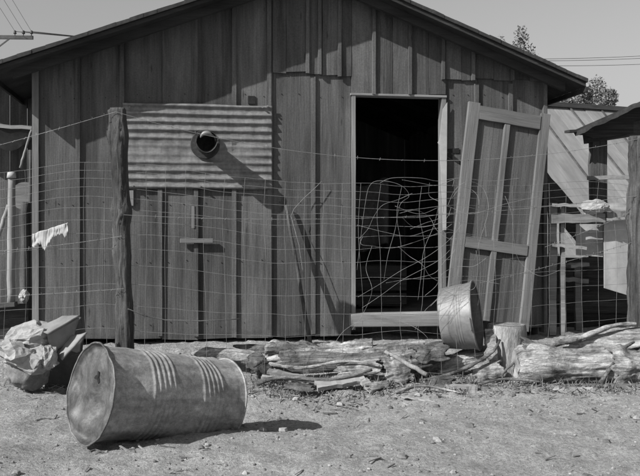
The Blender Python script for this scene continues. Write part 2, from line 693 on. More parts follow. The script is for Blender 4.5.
# --- door opening
mb = MB()
vboard(mb, U(351.5), dL, FLOOR - .08, lambda u: dTop, -.028, .09, 3.1)
fr = mb.build('door_frame', M['trim'], shack, recalc=True)
mb = MB()
vboard(mb, dR, U(445.5), FLOOR - .02, lambda u: dTop, -.022, .09, 5.1)
mb.build('door_jamb', M['trim'], fr, recalc=True)
mb = MB()
mb.box((U(350), -.034, dTop + .001), (U(446), .09, dTop + .022))
mb.build('lintel', M['sill'], fr, bevel=.004)
mb = MB()
a, b = U(349), U(447)
mb.hexa([(a, -.10, F(349, 326)[1]), (b, -.10, F(447, 325)[1]), (b, .02, F(447, 325)[1]), (a, .02, F(349, 326)[1]),
         (a, -.10, F(349, 313)[1]), (b, -.10, F(447, 311)[1]), (b, .02, F(447, 311)[1]), (a, .02, F(349, 313)[1])])
mb.build('sill', M['sill'], shack, bevel=.008)
# torn lining hanging from the right jamb
mb = MB()
pts = [(446, 103), (441.5, 110), (438.5, 140), (436.5, 143), (438.5, 146), (441, 200), (441.5, 230), (445, 230)]
lin = [F(x, y) for x, y in pts]
mb.prism(lin, -.040, -.032, lambda q, z, d: (q, d, z))
mb.build('torn_lining', M['panel'], shack, recalc=True)
# dark painted mark on the wall beside the door
mb = MB()
for poly in ([(447, 149), (459, 148), (459, 153), (449, 153)], [(447, 153.2), (450, 153.2), (459, 160), (459, 164), (447, 156)], [(447, 157.5), (452, 160.8), (447, 160.2)]):
    mb.prism([F(x, y) for x, y in poly], -.0060, -.0045, lambda q, z, d: (q, d, z))
mb.build('painted_mark', M['black'], shack, recalc=True)

# --- corrugated sheet over the window
tu0, tu1 = U(123), U(272)
tz1, tz0 = F(200, 105)[1], F(200, 189)[1]


def tinf(a, b):
    u = tu0 + (tu1 - tu0) * a
    z = tz1 + (tz0 - tz1) * b
    z += .010 * fn(a * 3, 2.2) * (1 if b in (0, 1) else 0)
    flat = math.exp(-((b - .55) / .16) ** 2) * (1 - .5 * math.exp(-((a - .95) / .1) ** 2))
    d = -.025 - .019 * (.5 + .5 * math.sin(2 * PI * b * 10.4 + .5 + .25 * fn(a * 2, b * 3))) ** 1.7 * (1 - .85 * flat)
    d += .010 * fn(a * 4, b * 5, 3) * (.4 + flat) + .004 * fn(a * 15, b * 9, 1)
    return (u, d, z)


mb = MB()
mb.grid(110, 240, tinf)
tin = mb.build('corrugated_patch', M['tin'], shack, thick=.002)
for px, y in ((262, 108), (267, 107), (130, 108), (133, 186), (200, 186.5), (262, 186)):
    mb = MB()
    u, z = F(px, y)
    mb.tube([(u, -.066, z), (u, -.04, z)], .009, 8)
    mb.build('nail_head', M['trim'], tin)
mb = MB()
for px, y0, y1 in ((131, 190.5, 206),):
    a, b = U(px - 2.2), U(px + 2.8)
    mb.box((a, -.03, F(px, y1)[1]), (b, -.002, F(px, y0)[1]))
mb.build('wood_block', M['trim'], shack, bevel=.004)
mb = MB()
a, b = U(180), U(213)
mb.box((a, -.055, F(195, 243)[1]), (b, -.028, F(195, 238.5)[1]))
mb.build('cleat', M['doorrail'], shack, bevel=.004)
mb = MB()
mb.box((U(191.5), -.03, F(192, 228)[1]), (U(194.5), -.026, F(192, 206)[1]))
mb.build('pale_strip', M['trim'], shack)
mb = MB()
a, b = U(248), U(255)
mb.box((a, -.012, F(250, 104)[1]), (b, -.002, F(250, 96)[1]))
mb.build('patch', M['black'], shack)

# --- stovepipe sticking out through the tin
pu, pz = F(205, 145)
mb = MB()
PR = .083
mb.tube([(pu, .02, pz), (pu + .002, -.10, pz), (pu + .004, -.235, pz + .006)], PR, 32, cap=False)
pipe = mb.build('stovepipe', M['soot'], shack, thick=.003)
mb = MB()
mb.tube([(pu, -.062, pz), (pu, -.053, pz)], [PR + .045, PR + .05], 32)
mb.build('collar', M['soot'], pipe)
mb = MB()
n = 32
def cowl(a, b):   # open sheet elbow at the tip, its mouth turned a little down and right
    t = 2 * PI * a
    c = Vector((pu + .004, -.237, pz + .006)) + Vector((.006, -.085, -.006)) * b
    r = PR + .005 + .006 * b + .004 * math.sin(3 * t)
    return (c.x + r * math.cos(t), c.y, c.z + r * math.sin(t))
mb.grid(n, 4, cowl)
mb.build('cowl', M['soot'], pipe, thick=.004)
mb = MB()
mb.tube([(pu + .01 + .060 * math.cos(t), -.325, pz + .008 + .066 * math.sin(t)) for t in [R(35) + R(125) * i / 12 for i in range(13)]], [.004 + .017 * math.sin(PI * i / 12) for i in range(13)], 8)
mb.build('lit_crescent', M['tub'], pipe)  # pale crescent added as the highlight on the pipe mouth

# ------------------------------------------------------------------ dim things inside the shack
cr = empty('wooden_crate', W(U(408), 1.3, FLOOR + .0), 'dim wooden crate standing on the floor inside the dark doorway', 'crate', TH)
for z in (.05, .20, .35):
    for (a_, b_) in (((-.28, -.2, z), (.28, -.18, z + .12)), ((-.28, .18, z), (.28, .2, z + .12)), ((-.28, -.178, z), (-.26, .178, z + .12)), ((.26, -.178, z), (.28, .178, z + .12))):
        mb = MB()
        mb.box(a_, b_)
        mb.build('slat', M['darkwood'], cr)
mb = MB(); mb.box((-.255, -.175, .03), (.255, .175, .048)); mb.build('bottom', M['darkwood'], cr)
hg = []
hc = W(U(405), 1.6, 1.35)
mb = MB()
mb.grid(14, 16, lambda a, b: (-.22 + .44 * a, .05 * math.sin(a * 11 + b) * (.4 + b), .42 - .75 * b - .05 * math.sin(a * 5)))
tag(mb.build('hanging_cloth', M['sack'], loc=hc, thick=.004), 'dim cloth hanging inside the dark doorway', 'cloth')

# ------------------------------------------------------------------ door leaning against the wall
def D(px, py, v): 
    u, z = F(px, py, v)
    return W(u, v, z)
TLc = W(F(467.5, 104, -.06)[0], -.06, F(467.5, 104, -.06)[1])
dw, dh = .83, 2.06
ang = R(8.2)
# door axes: ex along its width, ey down its height, en outward
exl = Vector((math.cos(ang), 0, -math.sin(ang)))
eyl = Vector((-math.sin(ang), 0, -math.cos(ang)))
rotw = Matrix.Rotation(TH, 3, 'Z')
tilt = Matrix.Rotation(R(-5.0), 3, exl)       # foot stands away from the wall
ex = rotw @ exl
ey = rotw @ (tilt @ eyl)
if ey.dot(rotw @ Vector((0, -1, 0))) < 0:
    ey = rotw @ (Matrix.Rotation(R(5.0), 3, exl) @ eyl)
en = ex.cross(ey).normalized()
if en.y > 0: en = -en
door = empty('shack_door', TLc + ex * dw / 2 + ey * dh, 'unhinged plank door with pale frame leaning crooked against the shack wall beside the doorway', 'door')
door.rotation_mode = 'QUATERNION'
door.rotation_quaternion = Matrix((ex, -en, -ey)).transposed().to_quaternion()
# local door axes: x width (-dw/2..dw/2), y into the wall, z up (0..dh)
mb = MB()
x = -dw / 2 + .03
i = 0
for a, b in ((-dw / 2 + .03, -.13), (-.13, .12), (.12, dw / 2 - .03)):
    i += 1
    vboard(mb, a + .001, b - .001, .03, lambda u: dh - .03, 0, .018, 40 + i)
mb.build('panel', M['doorpanel'], door, recalc=True)
for a, b, za, zb, nm in ((-dw / 2, -dw / 2 + .115, 0, dh + .02, 'stile'), (dw / 2 - .095, dw / 2, -.02, dh + .03, 'stile'), (-.035, .02, .03, dh - .14, 'muntin')):
    mb = MB()
    vboard(mb, a, b, za, (lambda u, z=zb: z), -.040, -.001, 50 + a)
    mb.build(nm, M['doorframe'], door, recalc=True, bevel=.004)
for z0, z1, dv in ((dh - .135, dh - .005, -.046), (.69, .79, -.046)):
    mb = MB()
    board(mb, (-dw / 2 + .117, dv / 2 + .0, (z0 + z1) / 2), (dw / 2 - .097, dv / 2, (z0 + z1) / 2), abs(dv) - .003, z1 - z0, n=5, seed=z0)
    mb.build('rail', M['doorrail'], door, recalc=True)

# ------------------------------------------------------------------ leaning pole
mb = MB()
a = W(F(311, 338, -.26)[0], -.26, gz(0, 7.5) - .03)
b = W(F(286, 205, -.05)[0], -.05, F(286, 205, -.05)[1])
pole = [a.lerp(b, t / 10) + Vector((.010 * fn(t * .7, 3), 0, 0)) for t in range(11)]
mb.tube([p - a for p in pole], [.020 - .0006 * i for i in range(11)], 10, jit=.15)
tag(mb.build('pole', M['post'], loc=a), 'thin crooked pole leaning against the boards left of the doorway', 'pole')
# cord hanging from the top of the pole
mb = MB()
c0 = D(291, 216, -.09)
pts = [D(322, 181, -.05), D(313, 190, -.06), D(304, 198, -.07), D(294, 209, -.085), c0, D(299, 245, -.14), D(304, 280, -.2), D(310, 312, -.26), D(312, 330, -.3)]
mb.tube([p - c0 for p in pts], .003, 6)
tag(mb.build('cord', M['greywood'], loc=c0), 'thin cord tied to the top of the leaning pole', 'cord')

# ------------------------------------------------------------------ wire fence
def fY(x): return 6.58 + .05 * x + .24 * max(0.0, x - 1.0)


def ftop(x):
    return 1.62 + .13 * math.exp(-((x + 1.6) / .8) ** 2) + .05 * fn(x * .9, 4.4) - .05 * math.exp(-((x - .9) / .7) ** 2)


fence = empty('wire_fence', (0, fY(0), gz(0, fY(0))), 'sagging woven wire and barbed wire fence strung between two rough posts', 'fence')
fo = Vector(fence.location)


def rough_post(pts, rads, name='post'):
    mb = MB()
    base = pts[0]
    mb.tube([p - fo for p in pts], rads, 48)
    # knots and gnarls
    for i, v in enumerate(mb.v):
        q = Vector(v)
        c = Vector((pts[0].x - fo.x, pts[0].y - fo.y, q.z))
        d = q - c
        d.z = 0
        s = 1 + .20 * fbm(q.x * 8, q.y * 8, q.z * 3.3, 4) + .08 * fbm(d.x * 40, d.y * 40, q.z * 2.2, 3)
        s -= .22 * max(0.0, .16 - abs(fn(d.x * 45, d.y * 45, q.z * 1.1 + 5))) / .16 + .05 * fbm(d.x * 70, d.y * 70, q.z * 22, 2)
        mb.v[i] = tuple(Vector((c.x, c.y, q.z)) + d * s)
    return mb.build(name, M['post'], fence)


def post_at(px0, py0, px1, py1, Y, rad, extra=()):
    top = P(px0, py0, Y)
    bx = P(px1, py1, Y).x
    bz = gz(bx, Y) - .15
    n = 130
    pts, rr = [], []
    for i in range(n + 1):
        t = i / n
        z = bz + (top.z - bz) * t
        pts.append(Vector((bx + (top.x - bx) * t + .012 * fn(z * 2.2, px0), Y + .01 * fn(z * 2, 9), z)))
        r = rad * (1.08 - .12 * t)
        for (zc, wd, am) in extra:
            r += am * math.exp(-((z - zc) / wd) ** 2)
        if i == n: r *= .82
        rr.append(r)
    return rough_post(pts, rr)


pz_ = lambda y, Y: CZ - (y - HY) / FPX * Y
YP1 = fY(-1.6)
post_at(118, 108, 127, 345, YP1, .066, ((pz_(135, YP1), .09, .012), (pz_(212, YP1), .08, .018), (pz_(300, YP1), .2, -.002)))
YP2 = fY(2.5)
post_at(637.5, 136, 637.5, 300, YP2, .078, ((pz_(195, YP2), .07, .01),))
xP3 = -5.6
post_at(320 + xP3 / fY(xP3) * 832, 150, 320 + xP3 / fY(xP3) * 832, 345, fY(xP3), .06)

W_R = .0012
mw = MB()
X0, X1 = -5.6, 3.6
hz = [0, .055, .11, .17, .235, .31, .39, .48, .58, .70, .83, .97, 1.13, 1.30, 1.45]


def warp(x, k):
    """in-plane and out-of-plane sag of the slack mesh"""
    lo = gz(x, fY(x)) + .06
    t = ftop(x)
    z = t - k * (t - lo) / 1.45
    slack = math.exp(-((x - .75) / .8) ** 2)
    z += .034 * fn(x * 1.6, k * 2.1, 3) + .006 * fn(x * 6, k * 5, 31) + .045 * slack * fn(x * 2.3, k * 2.7, 8)
    y = fY(x) + .02 * fn(x * 1.1, k * 1.4, 6) + .09 * slack * fn(x * 2.1, k * 2.0, 12)
    xx = x + .022 * fn(x * 1.7, k * 1.9, 15) + .06 * slack * fn(x * 1.5, k * 2.4, 18)
    return Vector((xx, y, z))


for k in hz:
    n = 150
    mw.tube([warp(X0 + (X1 - X0) * i / n, k) - fo for i in range(n + 1)], W_R, 4, cap=False)
mw.build('horizontal_wires', M['wire'], fence)
mw = MB()
x = X0 + .05
while x < X1:
    ks = [1.45 * i / 26 for i in range(27)]
    xo = rnd.uniform(-.012, .012)
    mw.tube([warp(x + xo * math.sin(k * 3), k) + Vector((0, -.002, 0)) - fo for k in ks], W_R * .95, 4, cap=False)
    x += .155
mw.build('stay_wires', M['wire'], fence)


def barbed(p, q, sag, name='barbed_wire', mid=None):
    mb = MB()
    n = 70
    L = []
    for i in range(n + 1):
        t = i / n
        c = p.lerp(q, t)
        c.z -= sag * 4 * t * (1 - t)
        if mid: c += mid * math.sin(PI * t)
        L.append(c - fo)
    mb.tube(L, .0018, 5, cap=False)
    for i in range(4, n, 3):
        c = L[i]
        a1 = rnd.uniform(0, PI)
        d = Vector((math.cos(a1) * .5, math.cos(a1), math.sin(a1))) * .016
        mb.tube([c - d, c + d], .0015, 3)
    return mb.build(name, M['wire'], fence)


T1 = P(118, 113, YP1) + Vector((0, -.07, 0))
T2 = P(634, 140, YP2) + Vector((0, -.07, 0))
barbed(T1, T2, .27)
barbed(P(-150, 182, fY(-3.7)), T1, .02)
barbed(T2, P(760, 110, fY(3.6)), .05)
barbed(P(126, 215, YP1) + Vector((0, -.075, 0)), P(634, 196, YP2) + Vector((0, -.08, 0)), .10)
barbed(P(-150, 255, fY(-3.7)), P(124, 236, YP1) + Vector((0, -.075, 0)), .05)
barbed(P(-150, 300, fY(-3.7)), P(126, 288, YP1) + Vector((0, -.075, 0)), .02)
barbed(P(545, 247, fY(1.8)), P(640, 208, YP2), .01)
barbed(P(480, 283, fY(1.3)), P(640, 240, YP2), .015)
mb = MB()
pts = [P(128, 309, YP1 - .08), P(145, 316, 6.55), P(165, 320, 6.55), P(200, 321, 6.55), P(240, 319, 6.55)]
mb.tube([p - fo for p in pts], .004, 5)
mb.build('tie_wire', M['rustwire'], fence)

# loose tangled wire hanging on the fence in front of the doorway
lw = empty('loose_wire', P(420, 250, 6.5), 'tangle of loose wire loops hanging on the fence before the doorway', 'wire tangle')
lo_ = Vector(lw.location)
strands = [
    [(357, 270), (365, 205), (371, 184), (385, 181), (402, 186), (409, 196), (400, 205), (395, 230), (388, 255), (384, 280)],
    [(363, 236), (361, 244), (372, 246), (392, 248), (415, 242), (438, 233), (452, 224)],
    [(358, 297), (380, 284), (402, 270), (425, 258), (447, 242), (462, 224)],
    [(362, 308), (380, 296), (404, 279), (436, 262), (450, 250)],
    [(448, 205), (455, 190), (466, 182), (478, 184), (486, 194), (488, 212), (480, 240), (474, 262)],
    [(452, 198), (461, 188), (472, 190), (479, 200), (480, 222)],
    [(440, 200), (434, 225), (424, 250), (421, 276), (418, 300)],
    [(380, 183), (392, 178), (420, 178), (438, 181), (460, 178), (490, 181), (520, 178)],
    [(357, 225), (384, 232), (410, 236), (440, 228), (470, 236), (500, 240)],
    [(395, 206), (420, 214), (445, 206), (470, 214), (505, 204), (540, 196)],
    [(505, 196), (512, 215), (514, 240), (520, 262), (540, 276), (560, 270)],
    [(372, 246), (366, 268), (372, 290), (364, 312), (352, 330)],
    [(415, 330), (424, 312), (436, 300), (448, 286), (470, 280), (500, 284)],
    [(330, 352), (345, 330), (372, 318), (402, 322), (424, 334), (436, 352)],
    [(240, 352), (270, 345), (300, 352), (330, 346), (352, 356)],
]


def spline(pts, n=8):
    out = []
    for i in range(len(pts) - 1):
        p0, p1, p2, p3 = pts[max(i - 1, 0)], pts[i], pts[i + 1], pts[min(i + 2, len(pts) - 1)]
        for s_ in range(n):
            t = s_ / n
            out.append(.5 * ((2 * p1) + (p2 - p0) * t + (2 * p0 - 5 * p1 + 4 * p2 - p3) * t * t + (3 * p1 - p0 - 3 * p2 + p3) * t ** 3))
    out.append(pts[-1])
    return out


rq = random.Random(4)
for k in range(10):      # finer tangle
    x, y = rq.uniform(370, 550), rq.uniform(182, 290)
    a = rq.uniform(0, 6.28)
    pl_ = []
    for j in range(rq.randrange(5, 9)):
        pl_.append((x, y))
        a += rq.gauss(0, .75)
        x = max(352, min(560, x + 17 * math.cos(a)))
        y = max(180, min(335, y + 13 * math.sin(a)))
    strands.append(pl_)
for i, s_ in enumerate(strands):
    mb = MB()
    pts = [P(x, y, 6.56 + .10 * fn(i * 3.1, j * .8)) - lo_ for j, (x, y) in enumerate(s_)]
    mb.tube(spline(pts), .0012, 5)
    mb.build('wire_strand', M['wire'], lw)

# white rag hung over the fence wire
rag_c = P(50, 235, fY(-2.1) - .02)


def ragf(a, b):
    x = 32 + 36 * a
    top = 234 - 11.5 * a + .8 * fn(a * 6, 1)
    ln = 12.5 - 4 * a + 2.6 * fn(a * 9, 5) + 2.4 * fn(a * 40, 8) + 9 * math.exp(-((a - .36) / .10) ** 2) + 5 * math.exp(-((a - .93) / .07) ** 2)
    p = P(x + .6 * fn(a * 8, b * 2), top + max(3.0, ln) * b, fY(-2.1) - .02 + .010 * fn(a * 5, b * 2) + .004 * fn(a * 26, b * 1.5))
    return p - rag_c


mb = MB()
mb.grid(110, 14, ragf)
tag(mb.build('white_rag', M['cloth'], loc=rag_c, thick=.003), 'ragged strip of white cloth hung over the fence wire left of the rough post', 'rag')

# ------------------------------------------------------------------ steel drum
M['rim'] = rusty('worn_rim_steel', .12, .6, 1.3, (3, 3, 3))
A0 = Vector((-1.325, 4.80, .287))
B0 = Vector((-.600, 5.44, .105))
axd = (B0 - A0).normalized()
DL = .93
drum = empty('oil_drum', Vector((A0.x, A0.y, 0)).lerp(Vector((B0.x, B0.y, -.05)), .5), 'dented rusty steel drum lying on its side on the bare dirt', 'drum')
xa = axd
ya = Vector((0, 0, 1)).cross(xa).normalized()
za = xa.cross(ya)
drum.rotation_mode = 'QUATERNION'
drum.location = A0
drum.rotation_quaternion = Matrix((xa, ya, za)).transposed().to_quaternion()
RD = .270


def drum_r(s, t):
    """radius at length s (0..DL) and angle t (0 = towards local y, pi/2 up)"""
    r = RD - .012 * s / DL
    for c0 in (.27, .62):
        for i in range(5):
            c = c0 + i * .034
            r += .0055 * math.exp(-(abs(s - c) / .0105) ** 2.2)
    r += .010 * math.exp(-((s - 0) / .010) ** 2) + .008 * math.exp(-((s - DL) / .010) ** 2)
    # dents
    r -= .022 * math.exp(-((s - .51) / .06) ** 2 - (((t - R(200) + PI) % (2 * PI) - PI) / .35) ** 2)
    r -= .020 * math.exp(-((s - .12) / .08) ** 2 - (((t - R(165) + PI) % (2 * PI) - PI) / .25) ** 2)
    r -= .016 * math.exp(-((s - .78) / .12) ** 2 - (((t - R(110) + PI) % (2 * PI) - PI) / .5) ** 2)
    r += .006 * fbm(math.cos(t) * 2, math.sin(t) * 2, s * 4) * (1 if s > .02 else 1.6)
    # crumpled lower lip of the near end
    r += .020 * math.exp(-(s / .07) ** 2) * math.exp(-(((t - R(255) + PI) % (2 * PI) - PI) / .55) ** 2)
    r += .002 * math.exp(-(s / .05) ** 2) * math.sin(t * 5 + 1) + .004 * math.exp(-(s / .04) ** 2) * fn(math.cos(t) * 5, math.sin(t) * 5, 2)
    return r


NT = 120
ss = sorted(set([0, .004, .008, .014, .022, .035, .05, .07, .09, .11, .13, .15, .17, .19, .21, .23] + [.245 + i * .0034 for i in range(60)] + [.455 + i * .02 for i in range(7)] + [.59 + i * .0034 for i in range(60)] + [.80, .82, .84, .86, .875, .885, .893, DL]))
mb = MB()
off = [.0]


def lip(s, t):
    """the near rim is bent: pushed in and out along the axis"""
    return math.exp(-s / .10) * (.005 * math.sin(2 * t + .6) + .002 * math.sin(5 * t) + .006 * fn(math.cos(t) * 3, math.sin(t) * 3, 4))


vs = []
for s in ss:
    for j in range(NT):
        t = 2 * PI * j / NT
        r = drum_r(s, t)
        vs.append((s + lip(s, t), r * math.cos(t), r * math.sin(t)))
fs = [(i * NT + j, i * NT + (j + 1) % NT, (i + 1) * NT + (j + 1) % NT, (i + 1) * NT + j) for i in range(len(ss) - 1) for j in range(NT)]
mb.add(vs, fs, True)
mb.build('body', M['drum'], drum, recalc=True)


def head_mesh(s0, sign, amp):
    mb = MB()
    rings = [1.0, .985, .97, .955, .93, .88, .8, .7, .6, .5, .4, .3, .2, .1, .02]
    vs = []
    for q in rings:
        for j in range(NT):
            t = 2 * PI * j / NT
            r = (drum_r(s0, t) - .004) * q
            dep = .026 * sstep(1.0, .93, q) if False else .024 * (1 - max(0, (q - .93) / .07)) if q > .93 else .024
            y, z = r * math.cos(t), r * math.sin(t)
            dep += amp * (fbm(y * 4, z * 4, 2.2, 3) * .05 + .030 * math.exp(-((y + .05) / .09) ** 2 - ((z + .08) / .16) ** 2)) * min(1, (1 - q) * 8)
            dep -= amp * .022 * math.exp(-((z + .19) / .045) ** 2) * min(1, (1 - q) * 10)
            vs.append((s0 + sign * dep + lip(s0, t) * (q ** 2), y, z))
    n = len(rings)
    fs = [(i * NT + j, i * NT + (j + 1) % NT, (i + 1) * NT + (j + 1) % NT, (i + 1) * NT + j) for i in range(n - 1) for j in range(NT)]
    fs.append(tuple((n - 1) * NT + j for j in range(NT)))
    mb.add(vs, fs, True)
    return mb


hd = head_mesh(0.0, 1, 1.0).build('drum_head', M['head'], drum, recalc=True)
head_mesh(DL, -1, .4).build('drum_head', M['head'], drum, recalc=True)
mb = MB()
mb.tube([(lip(0, t) - .001, (drum_r(0, t) + .001) * math.cos(t), (drum_r(0, t) + .001) * math.sin(t)) for t in [2 * PI * j / 120 for j in range(121)]], .0055, 8, cap=False)
mb.build('rim', M['rim'], drum)
mb = MB()
mb.tube([(DL, (drum_r(DL, t) + .001) * math.cos(t), (drum_r(DL, t) + .001) * math.sin(t)) for t in [2 * PI * j / 120 for j in range(121)]], .007, 8, cap=False)
mb.build('rim', M['drum'], drum)
# torn hole in the head: a ragged rust-through
mb = MB()
gash = [(-.062, .062), (-.050, .080), (-.030, .086), (-.012, .108), (.004, .104), (-.004, .086), (-.020, .072), (-.026, .046), (-.040, .036), (-.042, .058)]
gash = [(-y * 1.05 - .045, z * 1.05 + .01) for y, z in gash]


def head_x(y, z):
    q = math.hypot(y, z) / RD
    dep = .024 + (fbm(y * 4, z * 4, 2.2, 3) * .05 + .030 * math.exp(-((y + .05) / .09) ** 2 - ((z + .08) / .16) ** 2)) * min(1, (1 - q) * 8)
    dep -= .022 * math.exp(-((z + .19) / .045) ** 2) * min(1, (1 - q) * 10)
    return dep + lip(0, math.atan2(z, y)) * q * q


mb.prism(gash, -.0025, .012, lambda y, z, d: (head_x(y, z) + d, y, z))
mb.build('torn_hole', M['black'], hd, recalc=True)

# ------------------------------------------------------------------ washtub on its side
TY = 6.92
tc = P(460, 317, TY)
tub = empty('washtub', tc, 'galvanized washtub lying on its side on a log, open side facing right', 'washtub')
ta = Vector((.93, -.31, .13)).normalized()
tb = Vector((0, 0, 1)).cross(ta).normalized()
tcx = ta.cross(tb)
tub.rotation_mode = 'QUATERNION'
tub.rotation_quaternion = Matrix((ta, tb, tcx)).transposed().to_quaternion()
TD = .27
prof = [(-TD / 2 + .012, .0), (-TD / 2 + .012, .20), (-TD / 2 + .010, .236), (-TD / 2, .243), (-TD / 2 - .002, .248), (-TD / 2 + .012, .250)]
for i in range(1, 90):
    s = -TD / 2 + .012 + (TD - .012) * i / 90
    r = .250 + .034 * i / 90
    for c in (.0, .02, .04):
        r += .0028 * math.exp(-((s - c) / .005) ** 2)
    r -= .010 * math.exp(-((s - .08) / .05) ** 2) * .3
    prof.append((s, r))
prof += [(TD / 2, .285)]
mb = MB()
vs = []
NB = 72
for s, r in prof:
    for j in range(NB):
        t = 2 * PI * j / NB
        q = r * (1 + .012 * math.sin(2 * t + .5) + .008 * fbm(math.cos(t) * 2, math.sin(t) * 2, s * 5))
        vs.append((s, q * math.cos(t), q * math.sin(t)))
n = len(prof)
mb.add(vs, [(i * NB + j, i * NB + (j + 1) % NB, (i + 1) * NB + (j + 1) % NB, (i + 1) * NB + j) for i in range(1, n - 1) for j in range(NB)] + [tuple(NB + j for j in range(NB))], True)
mb.build('body', M['tub'], tub, recalc=True, thick=.002)
mb = MB()
mb.tube([(TD / 2, .287 * (1 + .012 * math.sin(2 * t + .5)) * math.cos(t), .287 * (1 + .012 * math.sin(2 * t + .5)) * math.sin(t)) for t in [2 * PI * j / 72 for j in range(73)]], .008, 8, cap=False)
mb.build('rim', M['tub'], tub)
for tt in (R(188), R(8)):
    mb = MB()
    c = Vector((TD / 2 - .012, .29 * math.cos(tt), .29 * math.sin(tt)))
    tang = Vector((0, -math.sin(tt), math.cos(tt)))
    outw = Vector((0, math.cos(tt), math.sin(tt)))
    hp = [c + tang * .05, c + tang * .05 + outw * .012, c + tang * .04 + outw * .016, c + outw * .017, c - tang * .04 + outw * .016, c - tang * .05 + outw * .012, c - tang * .05]
    mb.tube(spline(hp, 5), .0055, 6)
    mb.build('handle', M['tub'], tub)


# ------------------------------------------------------------------ logs
def make_log(name, p, q, r0, r1, mat, label, seed, bend=.04, rufn=.16, cut=True, parent=None, cat='log', flare=None, ridge=.0, tilt_end=0.0):
    """log from p to q; local x runs along it"""
    p, q = Vector(p), Vector(q)
    L = (q - p).length
    xa = (q - p).normalized()
    ya = Vector((0, 0, 1)).cross(xa)
    if ya.length < .01: ya = Vector((0, 1, 0))
    ya.normalize()
    za = xa.cross(ya)
    nseg, nn = max(30, int(L / .014)), 72
    vs = []
    for i in range(nseg + 1):
        t = i / nseg
        cy, cz = bend * fn(t * 2, seed, 1), bend * .6 * fn(t * 2, seed, 4)
        r = r0 + (r1 - r0) * t
        if flare: r += flare[1] * math.exp(-((t - flare[0]) / flare[2]) ** 2)
        if t < .03: r *= .90 + 3.3 * t
        if t > .97: r *= .90 + 3.3 * (1 - t)
        for j in range(nn):
            a = 2 * PI * j / nn
            rr = r * (1 + rufn * fbm(math.cos(a) * 1.6 + seed, math.sin(a) * 1.6, t * L * 2.2, 4))
            rr *= 1 - (.05 + .35 * ridge) * max(0, .22 - abs(fn(math.cos(a) * 4.5, math.sin(a) * 4.5, t * L * 1.1 + seed))) / .22 + ridge * .25 * fn(math.cos(a) * 2.2, math.sin(a) * 2.2, t * L * 5 + seed) + .5 * rufn * fbm(math.cos(a) * 6, math.sin(a) * 6 + seed, t * L * 5, 3) 
            ex_ = .018 * fn(math.cos(a) * 3, math.sin(a) * 3, seed) + tilt_end * math.sin(a)
            vs.append((t * L + (ex_ if t > .97 else (-ex_ if t < .03 else 0)), cy + rr * math.cos(a), cz + rr * math.sin(a)))
    fs = [(i * nn + j, i * nn + (j + 1) % nn, (i + 1) * nn + (j + 1) % nn, (i + 1) * nn + j) for i in range(nseg) for j in range(nn)]
    mb = MB()
    mb.add(vs, fs, True)
    mb.add([vs[j] for j in range(nn)], [tuple(range(nn - 1, -1, -1))])
    mb.add([vs[nseg * nn + j] for j in range(nn)], [tuple(range(nn))])
    o = mb.build(name, mat, parent)
    o.rotation_mode = 'QUATERNION'
    o.rotation_quaternion = Matrix((xa, ya, za)).transposed().to_quaternion()
    o.location = p
    if not parent:
        tag(o, label, cat)
    if cut:
        for i in (0, nseg):
            e = MB()
            c = Vector((sum(vs[i * nn + j][0] for j in range(nn)) / nn, sum(vs[i * nn + j][1] for j in range(nn)) / nn, sum(vs[i * nn + j][2] for j in range(nn)) / nn))
            dx = -.004 if i == 0 else .004
            rim = [Vector(vs[i * nn + j]).lerp(c, .05) + Vector((dx, 0, 0)) for j in range(nn)]
            mid = [Vector(vs[i * nn + j]).lerp(c, .55) + Vector((dx * (1 + 2 * rnd.random()), 0, 0)) for j in range(nn)]
            e.add(rim + mid + [c + Vector((dx, 0, 0))], [(j, (j + 1) % nn, nn + (j + 1) % nn, nn + j) for j in range(nn)] + [(nn + j, nn + (j + 1) % nn, 2 * nn) for j in range(nn)])
            e.build('cut_end', M['cutend'], o, recalc=True)
    return o


make_log('log', P(252, 366, 7.0), P(424, 352, 6.95), .085, .115, M['bark'], 'long weathered split log lying under the fence wire before the shack', 1.0, .05, .22, cut=False, ridge=.25)
sl = MB()
def slabf(a, b):
    x = 266 + 106 * a
    p = P(x, 350 - 2 * a, 7.05)
    wv = .10 * (1 - .4 * a) * (1 + .3 * fn(a * 5, 2))
    y = -wv + 2 * wv * b
    z = .055 * math.sin(PI * b) + .03 * fbm(a * 7, b * 4, 5) - .05 * abs(fn(a * 2, b * 14))
    return p + Vector((0, y - .05, z + .015 * math.sin(a * 8))) - P(320, 350, 7.05)
sl.grid(70, 30, slabf)
tag(sl.build('bark_slab', M['bark'], loc=P(320, 350, 7.05), thick=.02), 'slab of pale splintered bark lying along the top of the long log', 'bark')
make_log('log', P(394, 372, 6.72), P(440, 360, 6.95), .10, .12, M['barkdark'], 'short rough barked log with pale torn end lying left of the washtub', 2.0, .02, .22, ridge=.35)
make_log('log', P(436, 372, 6.90), P(505, 357, 7.02), .125, .120, M['bark'], 'log under the tipped washtub, its knotted end beside the stump', 3.0, .03, .2, ridge=.2)
make_log('log', P(515, 367, 6.62), P(616, 367, 6.66), .142, .135, M['bark'], 'big pale smooth log lying in front of the stump', 4.0, .04, .14, flare=(.18, .03, .2), ridge=.12)
make_log('log', P(566, 340, 7.3), P(625, 343, 7.0), .07, .06, M['barkdark'], 'short dark bark covered limb wedged behind the big pale log', 6.6, .05, .3, cut=False, ridge=.4)

